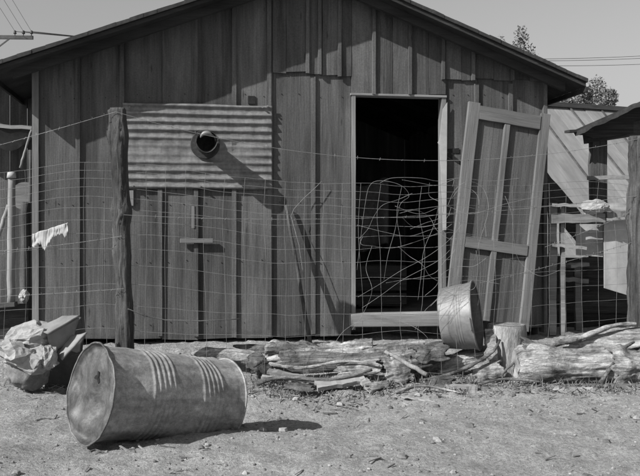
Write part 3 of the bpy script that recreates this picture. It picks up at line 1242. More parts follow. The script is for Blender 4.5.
# upright stump (local x is up)
sb = P(507, 350, 6.86)
st = MB()
nn, nz = 44, 16
vs = []
SH = P(507, 324.5, 6.86).z - gz(sb.x, 6.86) + .04
for i in range(nz + 1):
    t = i / nz
    for j in range(nn):
        a = 2 * PI * j / nn
        r = .158 * (1.05 - .07 * t) * (1 + .08 * fbm(math.cos(a) * 2, math.sin(a) * 2, t * 1.2, 4) + .05 * fbm(math.cos(a) * 9, math.sin(a) * 9, t * .6, 3))
        if i == nz: r *= .97
        vs.append((r * math.cos(a), r * math.sin(a), t * SH))
st.add(vs, [(i * nn + j, i * nn + (j + 1) % nn, (i + 1) * nn + (j + 1) % nn, (i + 1) * nn + j) for i in range(nz) for j in range(nn)], True)
st.add([vs[nz * nn + j] for j in range(nn)], [tuple(range(nn))])
so = tag(st.build('stump', M['stump'], loc=(sb.x, 6.86, gz(sb.x, 6.86) - .04)), 'upright sawn stump with flat top between the washtub and the big pale log', 'stump')
e = MB()
e.add([Vector(vs[nz * nn + j]) * .97 + Vector((0, 0, SH * .03 + .003)) for j in range(nn)], [tuple(range(nn))])
e.build('cut_face', M['stump'], so)
# splintered slab leaning on the stump
mb = MB()
board(mb, P(489, 330, 6.78), P(494, 374, 6.62), .08, .05, up=(.1, -1, .1), n=10, wob=.03, seed=3)
tag(mb.build('bark_slab', M['bark'], recalc=True), 'upright splinter of pale bark leaning on the front of the stump', 'bark')


# ------------------------------------------------------------------ bark shells and broken branches
def shell(p, q, wid, curve, mat, label, seed, up=(0, -.5, 1), th=.018, name='bark'):
    """a curved piece of bark or split wood with torn ends"""
    p, q, u = Vector(p), Vector(q), Vector(up)
    d = (q - p).normalized()
    sd = d.cross(u).normalized()
    u = sd.cross(d).normalized()
    L = (q - p).length
    def f(a, b):
        t = (b - .5) * 2
        al = a * L + min(.06, .22 * L) * (fn(b * 5, seed + (9 if a > .5 else 0)) + .4 * fn(b * 17, seed)) * (abs(a - .5) * 2) ** 5
        w_ = wid * (1 + .35 * fn(a * 4, seed, 2)) / 2
        return d * al + sd * (w_ * t) + u * (curve * (1 - t * t) + .05 * wid * fbm(a * L * 9, b * wid * 14, seed, 3) - .10 * wid * abs(fn(a * L * 2.5, b * 7, seed)) - .03 * wid * fn(a * L * 6, b * 19, seed))
    mb = MB()
    mb.grid(44, 24, f)
    return tag(mb.build(name, mat, loc=p, thick=th), label, 'bark')


def branch(pts, r0, r1, mat, label, seed, cat='branch'):
    c = pts[0].copy()
    mb = MB()
    sp = spline([p - c for p in pts], 10)
    n = len(sp)
    mb.tube(sp, [r0 + (r1 - r0) * i / (n - 1) for i in range(n)], 12, jit=.35)
    return tag(mb.build('branch', mat, loc=c), label, cat)


shell(P(386, 371, 6.56), P(412, 369, 6.6), .22, .03, M['bark'], 'pale torn bark piece standing at the left end of the short rough log', 1.5, (0, -1, .25))
shell(P(412, 356, 6.72), P(443, 352, 6.8), .20, .07, M['barkdark'], 'dark curled bark lying over the short rough log', 2.5, (0, -.6, 1))
shell(P(250, 372, 6.62), P(266, 360, 6.72), .20, .05, M['barkdark'], 'dark rotten bark stub beside the right end of the drum', 3.5, (0, -1, .4))
shell(P(612, 366, 6.56), P(646, 366, 6.6), .30, .08, M['bark'], 'curled pale bark shell at the far right of the log row', 4.5, (0, -1, .3))
shell(P(562, 346, 6.9), P(650, 335, 6.95), .22, .05, M['bark'], 'long splintered pale bark slab on top of the limbs at the right', 5.5, (0, -.7, 1))
shell(P(524, 344, 6.62), P(560, 357, 6.6), .12, .03, M['barkdark'], 'dark strip of bark peeling from the top of the big pale log', 6.5, (0, -.8, 1))
shell(P(470, 374, 6.62), P(499, 368, 6.66), .16, .05, M['bark'], 'broken pale bark chunk below the washtub log', 7.5, (0, -.8, .8))
shell(P(425, 384, 6.45), P(452, 381, 6.5), .13, .03, M['barkdark'], 'flat dark bark scrap in the litter left of the square board scrap', 8.5)
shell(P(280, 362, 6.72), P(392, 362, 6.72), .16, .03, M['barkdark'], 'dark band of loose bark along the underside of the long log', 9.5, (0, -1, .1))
shell(P(196, 351, 7.0), P(252, 357, 6.9), .14, .03, M['bark'], 'pale flat bark lying on the dirt bank just behind the drum', 11.5)
shell(P(238, 349, 7.15), P(278, 350, 7.1), .10, .03, M['barkdark'], 'small dark bark piece on the bank at the left end of the long log', 12.5)
shell(P(336, 372, 6.6), P(378, 366, 6.62), .12, .03, M['bark'], 'broken pale bark tilted against the middle of the long log', 13.5, (0, -.8, .8))
shell(P(366, 388, 6.36), P(388, 384, 6.42), .08, .02, M['bark'], 'small pale bark chip on the litter below the short rough log', 14.5)
shell(P(288, 386, 6.36), P(312, 389, 6.34), .07, .015, M['barkdark'], 'small dark bark chip on the dirt right of the drum', 15.5)
shell(P(548, 389, 6.38), P(590, 392, 6.34), .09, .02, M['bark'], 'pale bark chip on the dirt before the big pale log', 16.5)
branch([P(262, 362, 6.7), P(300, 368, 6.6), P(345, 361, 6.58), P(380, 366, 6.55)], .016, .008, M['bark'], 'pale bent branch lying against the long log', 9)
branch([P(478, 384, 6.45), P(505, 379, 6.42), P(540, 382, 6.42)], .014, .008, M['barkdark'], 'short dark branch lying at the left foot of the big pale log', 10)
branch([P(255, 383, 6.5), P(285, 377, 6.46), P(330, 380, 6.42), P(372, 370, 6.5)], .022, .012, M['barkdark'], 'crooked dark branch lying across the litter before the long log', 1)
branch([P(440, 378, 6.5), P(470, 366, 6.55), P(492, 352, 6.62), P(500, 340, 6.7)], .018, .010, M['barkdark'], 'bent dark branch rising from the litter to the stump', 2)
branch([P(545, 346, 6.75), P(580, 338, 6.82), P(612, 326, 6.9), P(636, 324, 6.95)], .030, .016, M['bark'], 'pale knobbly branch lying along the back of the big pale log', 3)
branch([P(600, 384, 6.5), P(612, 366, 6.55), P(622, 350, 6.62), P(634, 342, 6.7)], .020, .010, M['barkdark'], 'dark crooked branch leaning on the right end of the big pale log', 4)
branch([P(395, 392, 6.3), P(420, 386, 6.32), P(448, 390, 6.3), P(470, 396, 6.22)], .012, .006, M['bark'], 'thin pale twig branch curving across the dirt below the washtub', 5)
branch([P(530, 392, 6.35), P(565, 389, 6.36), P(600, 393, 6.3)], .014, .007, M['barkdark'], 'thin dark branch lying on the dirt before the big pale log', 6)
branch([P(90, 452, 4.62), P(96, 450, 4.66), P(104, 453, 4.6)], .006, .003, M['barkdark'], 'tiny dark twig on the dirt just before the drum head', 7)
branch([P(36, 421, 5.34), P(46, 419, 5.38), P(54, 419.5, 5.36), P(57, 415, 5.4)], .009, .004, M['barkdark'], 'small dark twig lying on the open dirt left of the drum', 8)

# ------------------------------------------------------------------ sticks and planks on the ground
def stick(p, q, r, mat, label, name='stick', cat='stick', seed=0.0):
    p, q = Vector(p), Vector(q)
    mb = MB()
    n = 12
    L = (q - p).length
    mb.tube([(q - p) * (i / n) + Vector((0, .012 * fn(i * .5, seed), .012 * fn(i * .5, seed, 4))) for i in range(n + 1)], [r * (1 - .25 * i / n) for i in range(n + 1)], 8, jit=.2)
    return tag(mb.build(name, mat, loc=p), label, cat)


stick(P(427, 375, 6.50), P(385, 351, 6.62), .020, M['palepole'], 'straight pale stick propped across the short rough barked log')
stick(P(501, 375, 6.60), P(526, 351, 6.62), .011, M['rustwire'], 'thin dark stick leaning on the left end of the big pale log')
stick(P(262, 376, 6.5), P(322, 383, 6.42), .012, M['palepole'], 'long thin pale stick lying on the dirt right of the drum')


def plank(p, q, w_, h_, mat, label, seed, up=(0, 0, 1)):
    mb = MB()
    p, q = Vector(p), Vector(q)
    board(mb, p - p, q - p, w_, h_, up=up, n=10, wob=.012, seed=seed)
    return tag(mb.build('plank', mat, loc=p, recalc=True), label, 'plank')


plank(P(316, 386, 6.38), P(364, 378, 6.48), .10, .035, M['palewood'], 'pale broken plank end lying on the litter before the long log', 1.1, (0, -.45, .9))
plank(P(268, 371, 6.6), P(316, 381, 6.5), .06, .022, M['greywood'], 'narrow grey plank tilted against the litter beside the drum', 2.1, (0, -.3, 1))
plank(P(363, 380, 6.45), P(374, 392, 6.35), .07, .03, M['palewood'], 'short pale wood scrap pointing toward the viewer below the short log', 3.1, (0, -.3, 1))
plank(P(447, 389, 6.38), P(476, 389, 6.40), .09, .06, M['palewood'], 'small square ended board scrap on the dirt below the washtub', 4.1)
plank(P(480, 388, 6.48), P(650, 386, 6.5), .07, .035, M['greywood'], 'long flat grey plank half buried at the foot of the big pale log', 5.1)
plank(P(402, 396, 6.2), P(436, 402, 6.1), .05, .012, M['palewood'], 'thin sliver of pale wood lying flat on the open dirt', 6.1)

# ------------------------------------------------------------------ heap at the left
def crumple(name, c, sx, sy, sz, mat, label, cat, seed, amp=.35, freq=2.3, sub=4, rz=0., ry=0., flat=True):
    """sharp creased sheet material: big folds, then hard facets"""
    q_ = random.Random(seed)
    bm = bmesh.new()
    bmesh.ops.create_icosphere(bm, subdivisions=3, radius=1)
    for v in bm.verts:
        n_ = (v.co + Vector((q_.gauss(0, .05), q_.gauss(0, .05), q_.gauss(0, .05)))).normalized()
        d = amp * 1.1 * noise.noise(n_ * freq + Vector((seed, seed * 2, 1)))
        d += amp * .55 * (.4 - abs(noise.noise(n_ * freq * 1.7 + Vector((seed, 3, seed)))) * 2)
        v.co = n_ * (1 + d + amp * .16 * q_.gauss(0, 1))
    if sub > 3:
        bmesh.ops.subdivide_edges(bm, edges=bm.edges[:], cuts=2, use_grid_fill=True)
        bmesh.ops.triangulate(bm, faces=bm.faces[:])
        for v in bm.verts:
            v.co *= 1 + amp * .042 * q_.gauss(0, 1)
    for v in bm.verts:
        v.co.x *= sx; v.co.y *= sy; v.co.z *= sz
    me = bpy.data.meshes.new(name)
    bm.to_mesh(me)
    bm.free()
    me.materials.append(mat)
    if not flat: me.polygons.foreach_set('use_smooth', [True] * len(me.polygons))
    o = bpy.data.objects.new(name, me)
    col.objects.link(o)
    o.location = c
    o.rotation_euler = (0, ry, rz)
    return tag(o, label, cat)


YB = 6.22
sk = crumple('burlap_sack', P(29, 371, YB), .155, .14, .15, M['sack'], 'round stuffed burlap sack on the dirt under the crumpled paper', 'sack', 2.0, .14, 1.8, 4, flat=False)
crumple('crumpled_paper', P(30, 336, YB - .03), .19, .15, .10, M['paper'], 'crumpled pale paper lump on top of the left heap', 'paper', 5.0, .30, 1.5, ry=R(-8))
crumple('crumpled_paper', P(26, 355, YB - .10), .215, .15, .115, M['paper'], 'large creased pale paper drooping over the burlap sack', 'paper', 9.0, .42, 1.6, ry=R(14))
crumple('crumpled_paper', P(49, 357, YB - .16), .06, .06, .085, M['paper'], 'small white paper wad at the right edge of the burlap sack', 'paper', 12.0, .3, 1.7)
# cardboard carton with its flaps open
cb = empty('cardboard_box', P(60, 350, YB + .25), 'battered cardboard carton with open flaps behind the crumpled paper', 'box')
co = Vector(cb.location)
def quad(name, pts, mat, th=.012):
    mb = MB()
    q = [p - co for p in pts]
    def f(a, b):
        u0 = q[0].lerp(q[1], a); u1 = q[3].lerp(q[2], a)
        c = u0.lerp(u1, b)
        return c + Vector((0, .008 * fn(a * 3, b * 3, pts[0].x * 9), .008 * fn(a * 3 + 4, b * 3, pts[0].x * 7)))
    mb.grid(10, 10, f)
    return mb.build(name, mat, cb, thick=th)
quad('flap', [P(33, 330, YB - .12), P(62, 316.5, YB + .02), P(80, 316, YB + .04), P(48, 334, YB - .16)], M['card'])
quad('front_panel', [P(47, 334.5, YB - .13), P(79, 317.5, YB + .05), P(72, 342, YB + .05), P(51, 352, YB - .10)], M['card'])
quad('side_panel', [P(66, 333, YB + .36), P(81, 317, YB + .5), P(81, 350, YB + .5), P(66, 352, YB + .36)], M['carddark'])
quad('flap', [P(52, 351, YB + .02), P(58, 340, YB + .1), P(87, 332.5, YB - .05), P(62, 360, YB - .14)], M['card'])
quad('inner_panel', [P(47, 345, YB + .2), P(84, 338, YB + .3), P(78, 392, YB + .3), P(45, 392, YB + .2)], M['carddark'])

# ------------------------------------------------------------------ lean-to at the left of the shack
lt = empty('lean_to', W(uL - .7, .9, gz(-3, 8)), 'dark lean-to with pole posts and ragged board awning on the left side of the shack', 'lean-to')
ltm = lt.location.copy()
def LT(name, mb, mat):
    mb.v = [tuple(Vector(v) - ltm) for v in mb.v]
    return mb.build(name, mat, lt, recalc=True)
mb = MB()
u = uL - .035
i = 0
while u > uL - 2.6:
    i += 1
    w_ = .085
    vv = 1.15 + (.012 if i % 2 else 0)
    zt = 2.80
    a, b = W(u - w_ + .004, vv, gz(-3, 8)), W(u, vv, gz(-3, 8))
    c = Vector((-su, cu, 0)) * .02
    up_ = Vector((0, 0, zt - gz(-3, 8)))
    mb.hexa([a, b, b + c, a + c, a + up_, b + up_, b + c + up_, a + c + up_])
    u -= w_
LT('wall', mb, M['gable'])
mb = MB()
e0, e1 = uL - .36, uL - 2.7
mb.hexa([W(e1, .82, 2.76), W(e0, .82, 2.76), W(e0, 1.5, 2.86), W(e1, 1.5, 2.86), W(e1, .82, 2.80), W(e0, .82, 2.80), W(e0, 1.5, 2.90), W(e1, 1.5, 2.90)])
LT('shade_slab', mb, M['roofing'])  # slab added to cast shade on the recessed wall
mb = MB()
p0, p1 = P(-70, 121, 8.05), P(31, 127, 8.15)
q0, q1 = P(-70, 140, 8.80), P(30, 141, 8.85)
def awn(a, b):
    p = p0.lerp(p1, a).lerp(q0.lerp(q1, a), b)
    return p + Vector((0, 0, .03 * fn(a * 5, b * 3) + .01 * math.sin(a * 30)))
mb.grid(30, 8, awn)
aw = LT('awning', mb, M['roofing'])
md = aw.modifiers.new('thickness', 'SOLIDIFY'); md.thickness = .045
mb = MB()
board(mb, P(-70, 122, 8.03), P(32, 128, 8.13), .03, .035, n=10, wob=.01, seed=2)
LT('edge_board', mb, M['sill'])
mb = MB()
def sag(a, b):
    x = -10 + 41 * a
    p = P(x, 130 + (8 + 16 * math.sin(PI * min(1, a * .95)) * (1 - .4 * a)) * b, 8.17 + .12 * b)
    return p + Vector((0, .02 * fn(a * 7, b * 3), 0))
mb.grid(24, 8, sag)
sgo = LT('sagging_tarp', mb, M['carddark'])
for nm, pts, r, mat in (
        ('pole', [P(11, 305, 7.90), P(11.5, 173, 7.90)], .036, M['palepole']),
        ('pole', [P(25, 335, 8.20), P(25, 202, 8.20)], .042, M['post']),
        ('pole', [P(30.5, 335, 8.25), P(30.5, 150, 8.25)], .022, M['wall']),
        ('pole', [P(3, 335, 8.55), P(4, 130, 8.55)], .05, M['wall']),
        ('brace', [P(-6, 250, 7.90), P(8.5, 205, 7.93)], .02, M['palepole']),
        ('brace', [P(20, 168, 8.05), P(31.5, 130, 8.10)], .012, M['palepole'])):
    mb = MB()
    mb.tube([pts[0].lerp(pts[1], i / 10) + Vector((.008 * fn(i * .8, r * 99), 0, 0)) for i in range(11)], [r * (1.05 - .1 * i / 10) for i in range(11)], 12, jit=.15)
    LT(nm, mb, mat)
mb = MB()
mb.tube([P(11.5, 178, 7.89), P(11.5, 172, 7.89)], [.044, .036], 14)
LT('pole_cap', mb, M['cloth'])
mb = MB()
board(mb, P(-40, 308, 7.85), P(16, 304, 7.90), .12, .04, n=6, wob=.01, seed=5)
LT('low_shelf', mb, M['darkwood'])
mb = MB()
board(mb, P(-60, 335, 7.91), P(28, 335, 8.00), .03, .60, n=6, wob=.01, seed=6)
mb.v = [(x, y, z) for x, y, z in mb.v]
LT('skirt_board', mb, M['darkboards'])
crumple('rag_bundle', P(24, 296, 8.07), .045, .05, .06, M['cloth'], 'small pale rag bundle tied to a grey pole of the lean-to', 'rag', 3.3, .3, 2.0, 4)
# barrel lid / rounded board behind the poles
mb = MB()
mb.prism([(u_, z_) for u_, z_ in [(.14 * math.cos(t), .14 * math.sin(t)) for t in [2 * PI * i / 28 for i in range(28)]]], -.012, .012, lambda a, b, d: (a, d, b))
tag(mb.build('round_board', M['doorrail'], loc=P(25, 196, 8.35), recalc=True), 'round grey board hanging behind the poles of the lean-to', 'board')

# ------------------------------------------------------------------ right side: open shed, far barn, rails
# far barn with big sunlit roof
RY = R(22)
fb = empty('tin_roofed_barn', (5.4, 20, .2), 'distant barn with a big pale sunlit roof seen past the right end of the shack', 'barn', RY)
# local: x along ridge (to the right, away), y into depth; ridge along x at y=0
zr = CZ + 123 * 20 / 832 - .2
run, ze = 3.6, .75 - .2
mb = MB()
x = -5.0
while x < 9:
    w_ = .46 + .1 * rnd.random()
    th = .03 + .03 * rnd.random()
    for sgn in (-1, 1):
        dy = sgn * (run + .1 * rnd.random())
        dz = (ze - zr) * abs(dy) / run
        mb.hexa([(x, 0, zr), (x + w_ - .012, 0, zr), (x + w_ - .012, dy, zr + dz), (x, dy, zr + dz),
                 (x, 0, zr + th), (x + w_ - .012, 0, zr + th), (x + w_ - .012, dy, zr + dz + th), (x, dy, zr + dz + th)])
    x += w_
br = mb.build('roof', M['tinroof'], fb, recalc=True)
mb = MB()
x = -5.0
while x < 9:
    for sgn in (-1,):
        mb.bar((x, 0, zr + .09), (x + rnd.uniform(-.05, .05), sgn * run * rnd.uniform(.5, 1.0), 0), .035, .04) if False else None
        f = rnd.uniform(.35, 1.0)
        mb.bar((x, -.05, zr + .075 - .05 * (zr - ze) / run), (x, -run * f, zr + .075 + (ze - zr) * f), .04, .03)
    x += rnd.uniform(.7, 1.3)
mb.build('seam_strips', M['darkwood'], br)
mb = MB()
mb.bar((-5, 0, zr + .07), (9, 0, zr + .07), .22, .11)
mb.build('ridge_cap', M['darkwood'], br)
for nm, a, b in (('wall', (-4.8, -run + .5, -.4), (8.8, -run + .56, ze + .45)), ('wall', (-4.8, run - .56, -.4), (8.8, run - .5, ze + .45))):
    mb = MB(); mb.box(a, b); mb.build(nm, M['greywood'], fb)
for x in (-4.74, 8.7):
    mb = MB()
    mb.prism([(-run + .57, -.4), (run - .57, -.4), (run - .57, ze + .46), (0, zr - .02), (-run + .57, ze + .46)], x, x + .05, lambda a, b, d: (d, a, b))
    mb.build('gable', M['greywood'], fb, recalc=True)

# open shed nearer, dark ragged roof
os_ = empty('open_shed', P(600, 300, 10.0), 'open pole shed with dark sloping roof at the right edge', 'shed')
so_ = Vector(os_.location)
def OS(name, mb, mat, **kw):
    mb.v = [tuple(Vector(v) - so_) for v in mb.v]
    return mb.build(name, mat, os_, recalc=True, **kw)
mb = MB()
c0, c1 = P(574, 132, 9.6), P(690, 78, 8.9)
d0, d1 = P(590, 130, 13.0), P(700, 84, 13.0)
def shr(a, b):
    p = c0.lerp(c1, a).lerp(d0.lerp(d1, a), b)
    e = .02 * fbm(a * 9, b * 5, 4)
    return p + Vector((0, -.04 * fn(a * 14, 2) if b == 0 else 0, e))
mb.grid(50, 16, shr, smooth=False)
ro = OS('roof', mb, M['roofing'])
md = ro.modifiers.new('thickness', 'SOLIDIFY'); md.thickness = .05; md.offset = -1
mb = MB()
mb.bar(P(567, 131.5, 9.6), P(600, 130, 9.75), .10, .03)
OS('frayed_edge', mb, M['roofing'])
mb = MB()
poly = [(577, 132.5), (610, 117.5), (650, 99.5), (690, 82), (690, 127), (660, 130), (640, 132.5), (615, 136), (592, 138.5)]
poly = [P(x, y, 9.7) for x, y in poly]
mb.prism([(p.x, p.z) for p in poly], 9.66, 9.72, lambda a, b, d: (a, d, b))
OS('gable_infill', mb, M['darkboards'])
mb = MB()
mb.bar(P(574, 132.5, 9.62), P(690, 82, 9.62), .02, .05)
OS('rake_strip', mb, M['roofing'])
mb = MB()
mb.bar(P(583, 137, 9.9), P(690, 120, 9.5), .1, .16)
OS('beam', mb, M['darkwood'])
mb = MB()
vb0 = P(598, 138, 9.9)
board(mb, P(598, 325, 9.9), P(598, 138, 9.9), .17, .15, up=(0, 1, 0), n=14, wob=.012, seed=3)
OS('post', mb, M['post'])
mb = MB()
board(mb, P(676, 325, 9.6), P(676, 128, 9.6), .17, .15, up=(0, 1, 0), n=14, wob=.012, seed=4)
OS('post', mb, M['post'])
mb = MB()
board(mb, P(587, 178, 9.78), P(680, 176, 9.5), .05, .045, n=8, wob=.01, seed=5)
OS('cross_rail', mb, M['greywood'])
for (a, b) in ((P(612, 181, 9.8), P(616, 196, 9.8)), (P(622, 205, 9.8), P(632, 226, 9.8)), (P(617, 206, 9.9), P(624, 228, 9.9))):
    pass

# rail fence behind
rl = empty('rail_fence', P(580, 300, 8.10), 'rough pole rail fence with pale crossrails right of the leaning door', 'fence')
ro_ = Vector(rl.location)
def RL(name, mb, mat):
    mb.v = [tuple(Vector(v) - ro_) for v in mb.v]
    return mb.build(name, mat, rl, recalc=True)
for (x, y0, w_) in ((552.5, 203, .075), (562, 206, .035)):
    mb = MB()
    board(mb, P(x, 335, 8.13), P(x, y0, 8.13), w_, .06, up=(0, 1, 0), n=8, wob=.01, seed=x)
    RL('post', mb, M['greywood'])
for (a, b, w_, h_, m) in ((P(551, 219, 8.05), P(604, 217.5, 8.10), .05, .085, 'greywood'), (P(606, 215, 8.12), P(642, 213, 8.15), .05, .06, 'greywood'), (P(552, 205, 8.06), P(600, 206, 8.10), .03, .03, 'palewood'), (P(552, 245, 8.06), P(586, 248, 8.10), .03, .03, 'palewood')):
    mb = MB()
    board(mb, a, b, w_, h_, n=8, wob=.012, seed=a.x)
    RL('rail', mb, M[m])
crumple('crumpled_paper', P(594, 207, 8.08), .13, .09, .075, M['paper'], 'crumpled white paper caught on the rail fence beside the shed post', 'paper', 21.0, .3, 1.6)
def sheet(name, pts, mat, label, cat, th=.008):
    c = pts[0].copy()
    mb = MB()
    q = [p - c for p in pts]
    mb.grid(12, 12, lambda a, b: q[0].lerp(q[1], a).lerp(q[3].lerp(q[2], a), b) + Vector((0, .012 * fn(a * 2, b * 2, c.x), 0)), smooth=False)
    return tag(mb.build(name, mat, loc=c, thick=th), label, cat)
sheet('white_sheet', [P(604, 221, 8.20), P(631, 219, 8.25), P(630, 296, 8.25), P(604, 288, 8.20)], M['panel'], 'pale upright sheet board hanging from the rail beside the right fence post', 'board')
sheet('pale_board', [P(600, 203, 8.10), P(634, 203, 8.15), P(634, 212, 8.15), P(600, 211, 8.10)], M['panel'], 'pale horizontal board lying along the top of the rail fence', 'board')
sheet('grey_sheet', [P(576, 224, 8.30), P(603, 224, 8.30), P(603, 257, 8.30), P(576, 255, 8.30)], M['greypanel'], 'grey sheet board hanging below the rail, left of the pale upright sheet', 'board')
mb = MB()  # dark board added for the diagonal shadow on the far roof
a, b = P(538, 178, 10.2), P(594, 246, 10.0)
board(mb, a - a, b - a, .06, .26, up=(0, 0, 1), n=10, wob=.02, seed=4)
tag(mb.build('dark_plank_and_shade', M['darkwood'], loc=a, recalc=True), 'wide dark board standing in for the diagonal shadow behind the rail fence', 'plank')
# low dark boards added in place of the shaded ground behind the logs
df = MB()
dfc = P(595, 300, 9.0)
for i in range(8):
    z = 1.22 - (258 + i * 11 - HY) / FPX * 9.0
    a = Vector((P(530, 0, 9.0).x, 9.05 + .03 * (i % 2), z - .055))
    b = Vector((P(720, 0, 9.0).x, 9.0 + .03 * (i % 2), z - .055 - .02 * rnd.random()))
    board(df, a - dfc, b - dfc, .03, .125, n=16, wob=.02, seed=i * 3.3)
dfo = tag(df.build('shade_boards', M['darkboards'], loc=dfc, recalc=True), 'low dark boards standing in for the shaded ground behind the logs at right', 'fence')
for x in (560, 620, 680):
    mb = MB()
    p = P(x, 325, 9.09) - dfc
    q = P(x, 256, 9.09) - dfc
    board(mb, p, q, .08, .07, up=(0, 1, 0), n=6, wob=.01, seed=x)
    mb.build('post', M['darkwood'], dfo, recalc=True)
# small stand with a pale top
sd = empty('wash_stand', P(575, 305, 8.7), 'small rough stand with pale splintered top before the low dark boards', 'stand')
sdo = Vector(sd.location)
mb = MB()
board(mb, P(567, 266, 8.7) - sdo, P(585, 264, 8.75) - sdo, .16, .035, n=5, wob=.012, seed=2)
mb.build('stand_top', M['palewood'], sd, recalc=True)
mb = MB()
board(mb, P(578, 330, 8.7) - sdo, P(577, 266, 8.7) - sdo, .06, .06, up=(0, 1, 0), n=6, wob=.01, seed=3)
mb.build('leg', M['greywood'], sd, recalc=True)
mb = MB()
board(mb, P(563, 279, 8.66) - sdo, P(588, 281, 8.66) - sdo, .05, .045, n=5, wob=.02, seed=5)
mb.build('shelf', M['palewood'], sd, recalc=True)

# ------------------------------------------------------------------ trees
def make_tree(name, base, H, crown, label, seed, nleaf=5200, leaf=.17, blobs=9, up=1.0):
    rr = random.Random(seed)
    t = empty(name, base, label, 'tree')
    mb = MB()
    tr = [Vector((.10 * fn(i * .6, seed) * i * .3, .1 * fn(i * .6, seed, 4) * i * .3, H * .8 * i / 8)) for i in range(9)]
    mb.tube(tr, [.18 * H / 6 * (1 - .1 * i) for i in range(9)], 10, jit=.2)
    cents = []
    for i in range(blobs):
        a = rr.uniform(0, 2 * PI)
        f = rr.uniform(.3, 1)
        z = H * rr.uniform(.42, .97)
        rad = crown * (1 - .55 * abs(z / H - .6)) * f * .8
        c = Vector((rad * math.cos(a), rad * math.sin(a), z))
        cents.append((c, crown * rr.uniform(.22, .42)))
        st_ = tr[min(8, int(z / H * 6))]
        mid = st_.lerp(c, .5) + Vector((0, 0, -.1))
        mb.tube(spline([st_, mid, c], 5), [.05 * H / 6 * (1 - .07 * k_) for k_ in range(11)], 6)
    mb.build('trunk', M['trunk'], t)
    lf = MB()
    for i in range(nleaf):
        c, r = cents[rr.randrange(len(cents))]
        d = Vector((rr.gauss(0, 1), rr.gauss(0, 1), rr.gauss(0, 1))).normalized()
        p = c + Vector((d.x, d.y, d.z * up)) * r * (rr.random() ** .45) * (1 + .35 * fn(d.x * 3, d.y * 3, d.z * 3 + seed))
        a = Vector((rr.gauss(0, 1), rr.gauss(0, 1), rr.gauss(0, 1))).normalized()
        b = a.cross(Vector((rr.gauss(0, 1), rr.gauss(0, 1), rr.gauss(0, 1)))).normalized()
        s_ = leaf * rr.uniform(.5, 1.2)
        lf.add([p - a * s_ - b * s_ * .5, p + a * s_ * .3 - b * s_ * .6, p + a * s_, p - a * s_ * .2 + b * s_ * .6], [(0, 1, 2, 3)])
    lf.build('crown', M['leaf'], t)
    return t


def tree_at(px, pytop, Y, crown, label, seed, **kw):
    top = P(px, pytop, Y)
    make_tree('tree', (top.x, Y, .2), top.z - .2, crown, label, seed, **kw)


tree_at(560, 86, 34, 1.5, 'dense rounded tree behind the pale barn roof, nearest the shack', 3, leaf=.055, nleaf=17000, blobs=16)
tree_at(597, 84, 36, 1.15, 'taller narrow tree at the right of the tree clump above the barn roof', 5, leaf=.055, nleaf=11000, up=1.5, blobs=12)
tree_at(579, 88, 32, 1.1, 'middle tree of the clump above the barn roof', 8, leaf=.055, nleaf=11000, blobs=12)
tree_at(611, 99, 40, .9, 'small treetop showing between the barn roof and the dark shed roof', 9, leaf=.06, nleaf=3500)
tree_at(511, 30, 26, .8, 'wispy treetop rising above the right slope of the shack roof', 11, leaf=.04, nleaf=5000, up=1.6, blobs=14)
tree_at(525, 37, 27, .6, 'small low treetop beside the wispy one above the shack roof', 12, leaf=.04, nleaf=2600)

# ------------------------------------------------------------------ power pole and lines
pp = empty('utility_pole', (P(-22, 0, 26).x, 26, .2), 'utility pole with a crossarm and insulators beyond the left eave', 'utility pole')
po = Vector(pp.location)
mb = MB()
mb.tube([(0, 0, 0), (0, 0, 7.9)], [.15, .1], 12)
mb.build('pole_shaft', M['utility'], pp)
ca, cbn = P(-78, 36, 25.9) - po, P(33, 37.5, 25.9) - po
mb = MB()
mb.bar(ca, cbn, .09, .11)
mb.build('crossarm', M['utility'], pp)
mb = MB()
mb.bar(P(-16, 58, 25.85) - po, P(9, 39, 25.85) - po, .03, .04)
mb.build('brace', M['utility'], pp)
tips = []
for px in (-70, -40, 15, 23.5, 31.5):
    mb = MB()
    p = P(px, 35.5, 25.9) - po
    prof_ = [(.012, 0), (.012, .05), (.045, .055), (.05, .09), (.03, .10), (.04, .13), (.02, .16)]
    mb.tube([p + Vector((0, 0, z)) for r_, z in prof_], [r_ for r_, z in prof_], 10)
    mb.build('insulator', M['soot'], pp)
    tips.append(p + po + Vector((0, 0, .13)))
pl = empty('power_line', (P(640, 50, 46).x, 46, 8), 'thin overhead wires running from the utility pole across the sky', 'power line')
plo = Vector(pl.location)
for tip, (y1, Y1) in zip(tips[2:], ((52, 46), (54.5, 46), (61, 46))):
    mb = MB()
    q = P(700, y1, Y1)
    mb.tube([tip.lerp(q, i / 40) - Vector((0, 0, .6 * 4 * (i / 40) * (1 - i / 40))) - plo for i in range(41)], .012, 5)
    mb.build('wire', M['utility'], pl)
    mb = MB()
    q2 = tip + Vector((-.5, -26, 9.5))
    mb.tube([tip.lerp(q2, i / 20) - plo for i in range(21)], .006, 4)
    mb.build('wire', M['utility'], pl)

# ------------------------------------------------------------------ litter: stones, chips, weeds
rr = random.Random(21)


def lump(mb, c, r, seed):
    vs, fs = [], []
    n_, m_ = 6, 4
    for i in range(m_ + 1):
        for j in range(n_):
            a, b = 2 * PI * j / n_, PI * i / m_
            d = Vector((math.sin(b) * math.cos(a), math.sin(b) * math.sin(a), .7 * math.cos(b)))
            vs.append(c + d * r * (1 + .5 * fn(d.x * 1.3 + seed, d.y * 1.3, d.z * 1.3)))
    fs = [(i * n_ + j, i * n_ + (j + 1) % n_, (i + 1) * n_ + (j + 1) % n_, (i + 1) * n_ + j) for i in range(m_) for j in range(n_)]
    mb.add(vs, fs, False)


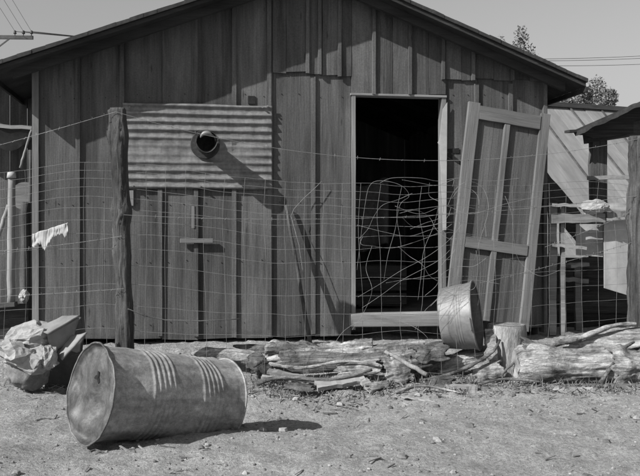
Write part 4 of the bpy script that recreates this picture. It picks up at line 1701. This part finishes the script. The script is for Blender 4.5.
mb = MB()
for i in range(7000):
    y = rr.uniform(3.9, 7.3)
    x = rr.uniform(-.42, .42) * y
    if fbm(x * 1.3, y * 1.8, 5.5, 3) < rr.uniform(-.5, .45): continue
    r = .0025 + .010 * rr.random() ** 4 + (.026 * rr.random() if rr.random() < .03 else 0)
    lump(mb, Vector((x, y, gfine(x, y) + r * .2)), r, i * .7)
tag(mb.build('pebbles', M['stone']), 'loose pebbles and dirt clods scattered over the bare yard', 'pebbles', kind='stuff')
mb = MB()
for i in range(1500):
    y = rr.gauss(6.42, .2) if rr.random() < .82 else rr.uniform(4.0, 7.2)
    x = rr.uniform(-.36, .42) * y
    if y < 6.2 and fbm(x * 1.1, y * 1.6, 8.5, 3) < rr.uniform(-.2, .5): continue
    a = rr.uniform(0, PI)
    L = .008 + .05 * rr.random() ** 2.5
    c = Vector((x, y, gfine(x, y) + .006 + .02 * rr.random() * (1 if 6.2 < y < 6.8 else .2)))
    d = Vector((math.cos(a), math.sin(a), rr.gauss(0, .25))) * L
    mb.bar(c - d, c + d, rr.uniform(.003, .012), rr.uniform(.002, .007))
tag(mb.build('wood_litter', M['chip']), 'bark chips and wood scraps littered along the fence', 'wood litter', kind='stuff')
mb = MB()
for i in range(300):
    y = rr.gauss(6.5, .16)
    x = rr.uniform(-.7, 2.7) if rr.random() < .8 else rr.uniform(-2.6, 2.7)
    for k_ in range(rr.randrange(3, 8)):
        b = Vector((x + rr.gauss(0, .03), y + rr.gauss(0, .03), gfine(x, y) - .01))
        h = rr.uniform(.03, .13)
        l = Vector((rr.gauss(0, .6), rr.gauss(0, .6), 1)).normalized() * h
        w_ = Vector((rr.gauss(0, 1), rr.gauss(0, 1), 0)).normalized() * .003
        mid = b + l * .6 + Vector((0, 0, h * .1))
        mb.add([b - w_, b + w_, mid + w_ * .7, mid - w_ * .7, b + l], [(0, 1, 2, 3), (3, 2, 4)])
tag(mb.build('dry_weeds', M['twig']), 'dry weed stalks and straw along the fence line', 'dry weeds', kind='stuff')

# ------------------------------------------------------------------ groups of like things
GR = {'log': 'logs lying along the fence', 'tree': 'treetops beyond the roofs', 'bark': 'pieces of bark among the logs', 'branch': 'broken branches and twigs on the ground',
      'plank': 'scraps of plank on the ground', 'stick': 'sticks lying among the logs', 'paper': 'crumpled papers'}
for o in list(bpy.data.objects):
    if o.parent is None and o.get('category') in GR:
        o['group'] = GR[o['category']]

# ------------------------------------------------------------------ light
SUN = Vector((2.275, 1.626, -2.05)).normalized()
elev = math.asin(-SUN.z)
sun = bpy.data.lights.new('sun', 'SUN')
sun.energy = 5.0
sun.angle = R(.5)
sun.color = (1, .995, .985)
so2 = bpy.data.objects.new('sun', sun)
col.objects.link(so2)
so2.rotation_mode = 'QUATERNION'
so2.rotation_quaternion = SUN.to_track_quat('-Z', 'Y')

wd = bpy.data.worlds.new('World')
sc.world = wd
wd.use_nodes = True
t = wd.node_tree
t.nodes.clear()
ow = t.nodes.new('ShaderNodeOutputWorld')
bg = t.nodes.new('ShaderNodeBackground')
sky = t.nodes.new('ShaderNodeTexSky')
sky.sky_type = 'NISHITA'
sky.sun_disc = False
sky.sun_elevation = elev
sky.sun_rotation = math.atan2(-SUN.x, -SUN.y)
sky.dust_density = 2.0
bw = t.nodes.new('ShaderNodeSeparateColor')   # the photograph is black and white, on blue-sensitive film
t.links.new(sky.outputs[0], bw.inputs[0])
cw = t.nodes.new('ShaderNodeCombineColor')
for i in range(3): t.links.new(bw.outputs[2], cw.inputs[i])
t.links.new(cw.outputs[0], bg.inputs['Color'])
bg.inputs['Strength'].default_value = .069
t.links.new(bg.outputs[0], ow.inputs[0])

# ------------------------------------------------------------------ camera
cam = bpy.data.cameras.new('camera')
cam.sensor_width = 36
cam.lens = 36 * FPX / 640
cam.shift_y = (HY - 238) / 640
cam.clip_end = 3000
co_ = bpy.data.objects.new('camera', cam)
col.objects.link(co_)
co_.location = (0, 0, CZ)
co_.rotation_euler = (R(90), 0, 0)
sc.camera = co_
vs_ = sc.view_settings
vs_.view_transform = 'Standard'
vs_.look = 'None'
vs_.exposure = 0.5
vs_.gamma = 1
vs_.use_curve_mapping = False
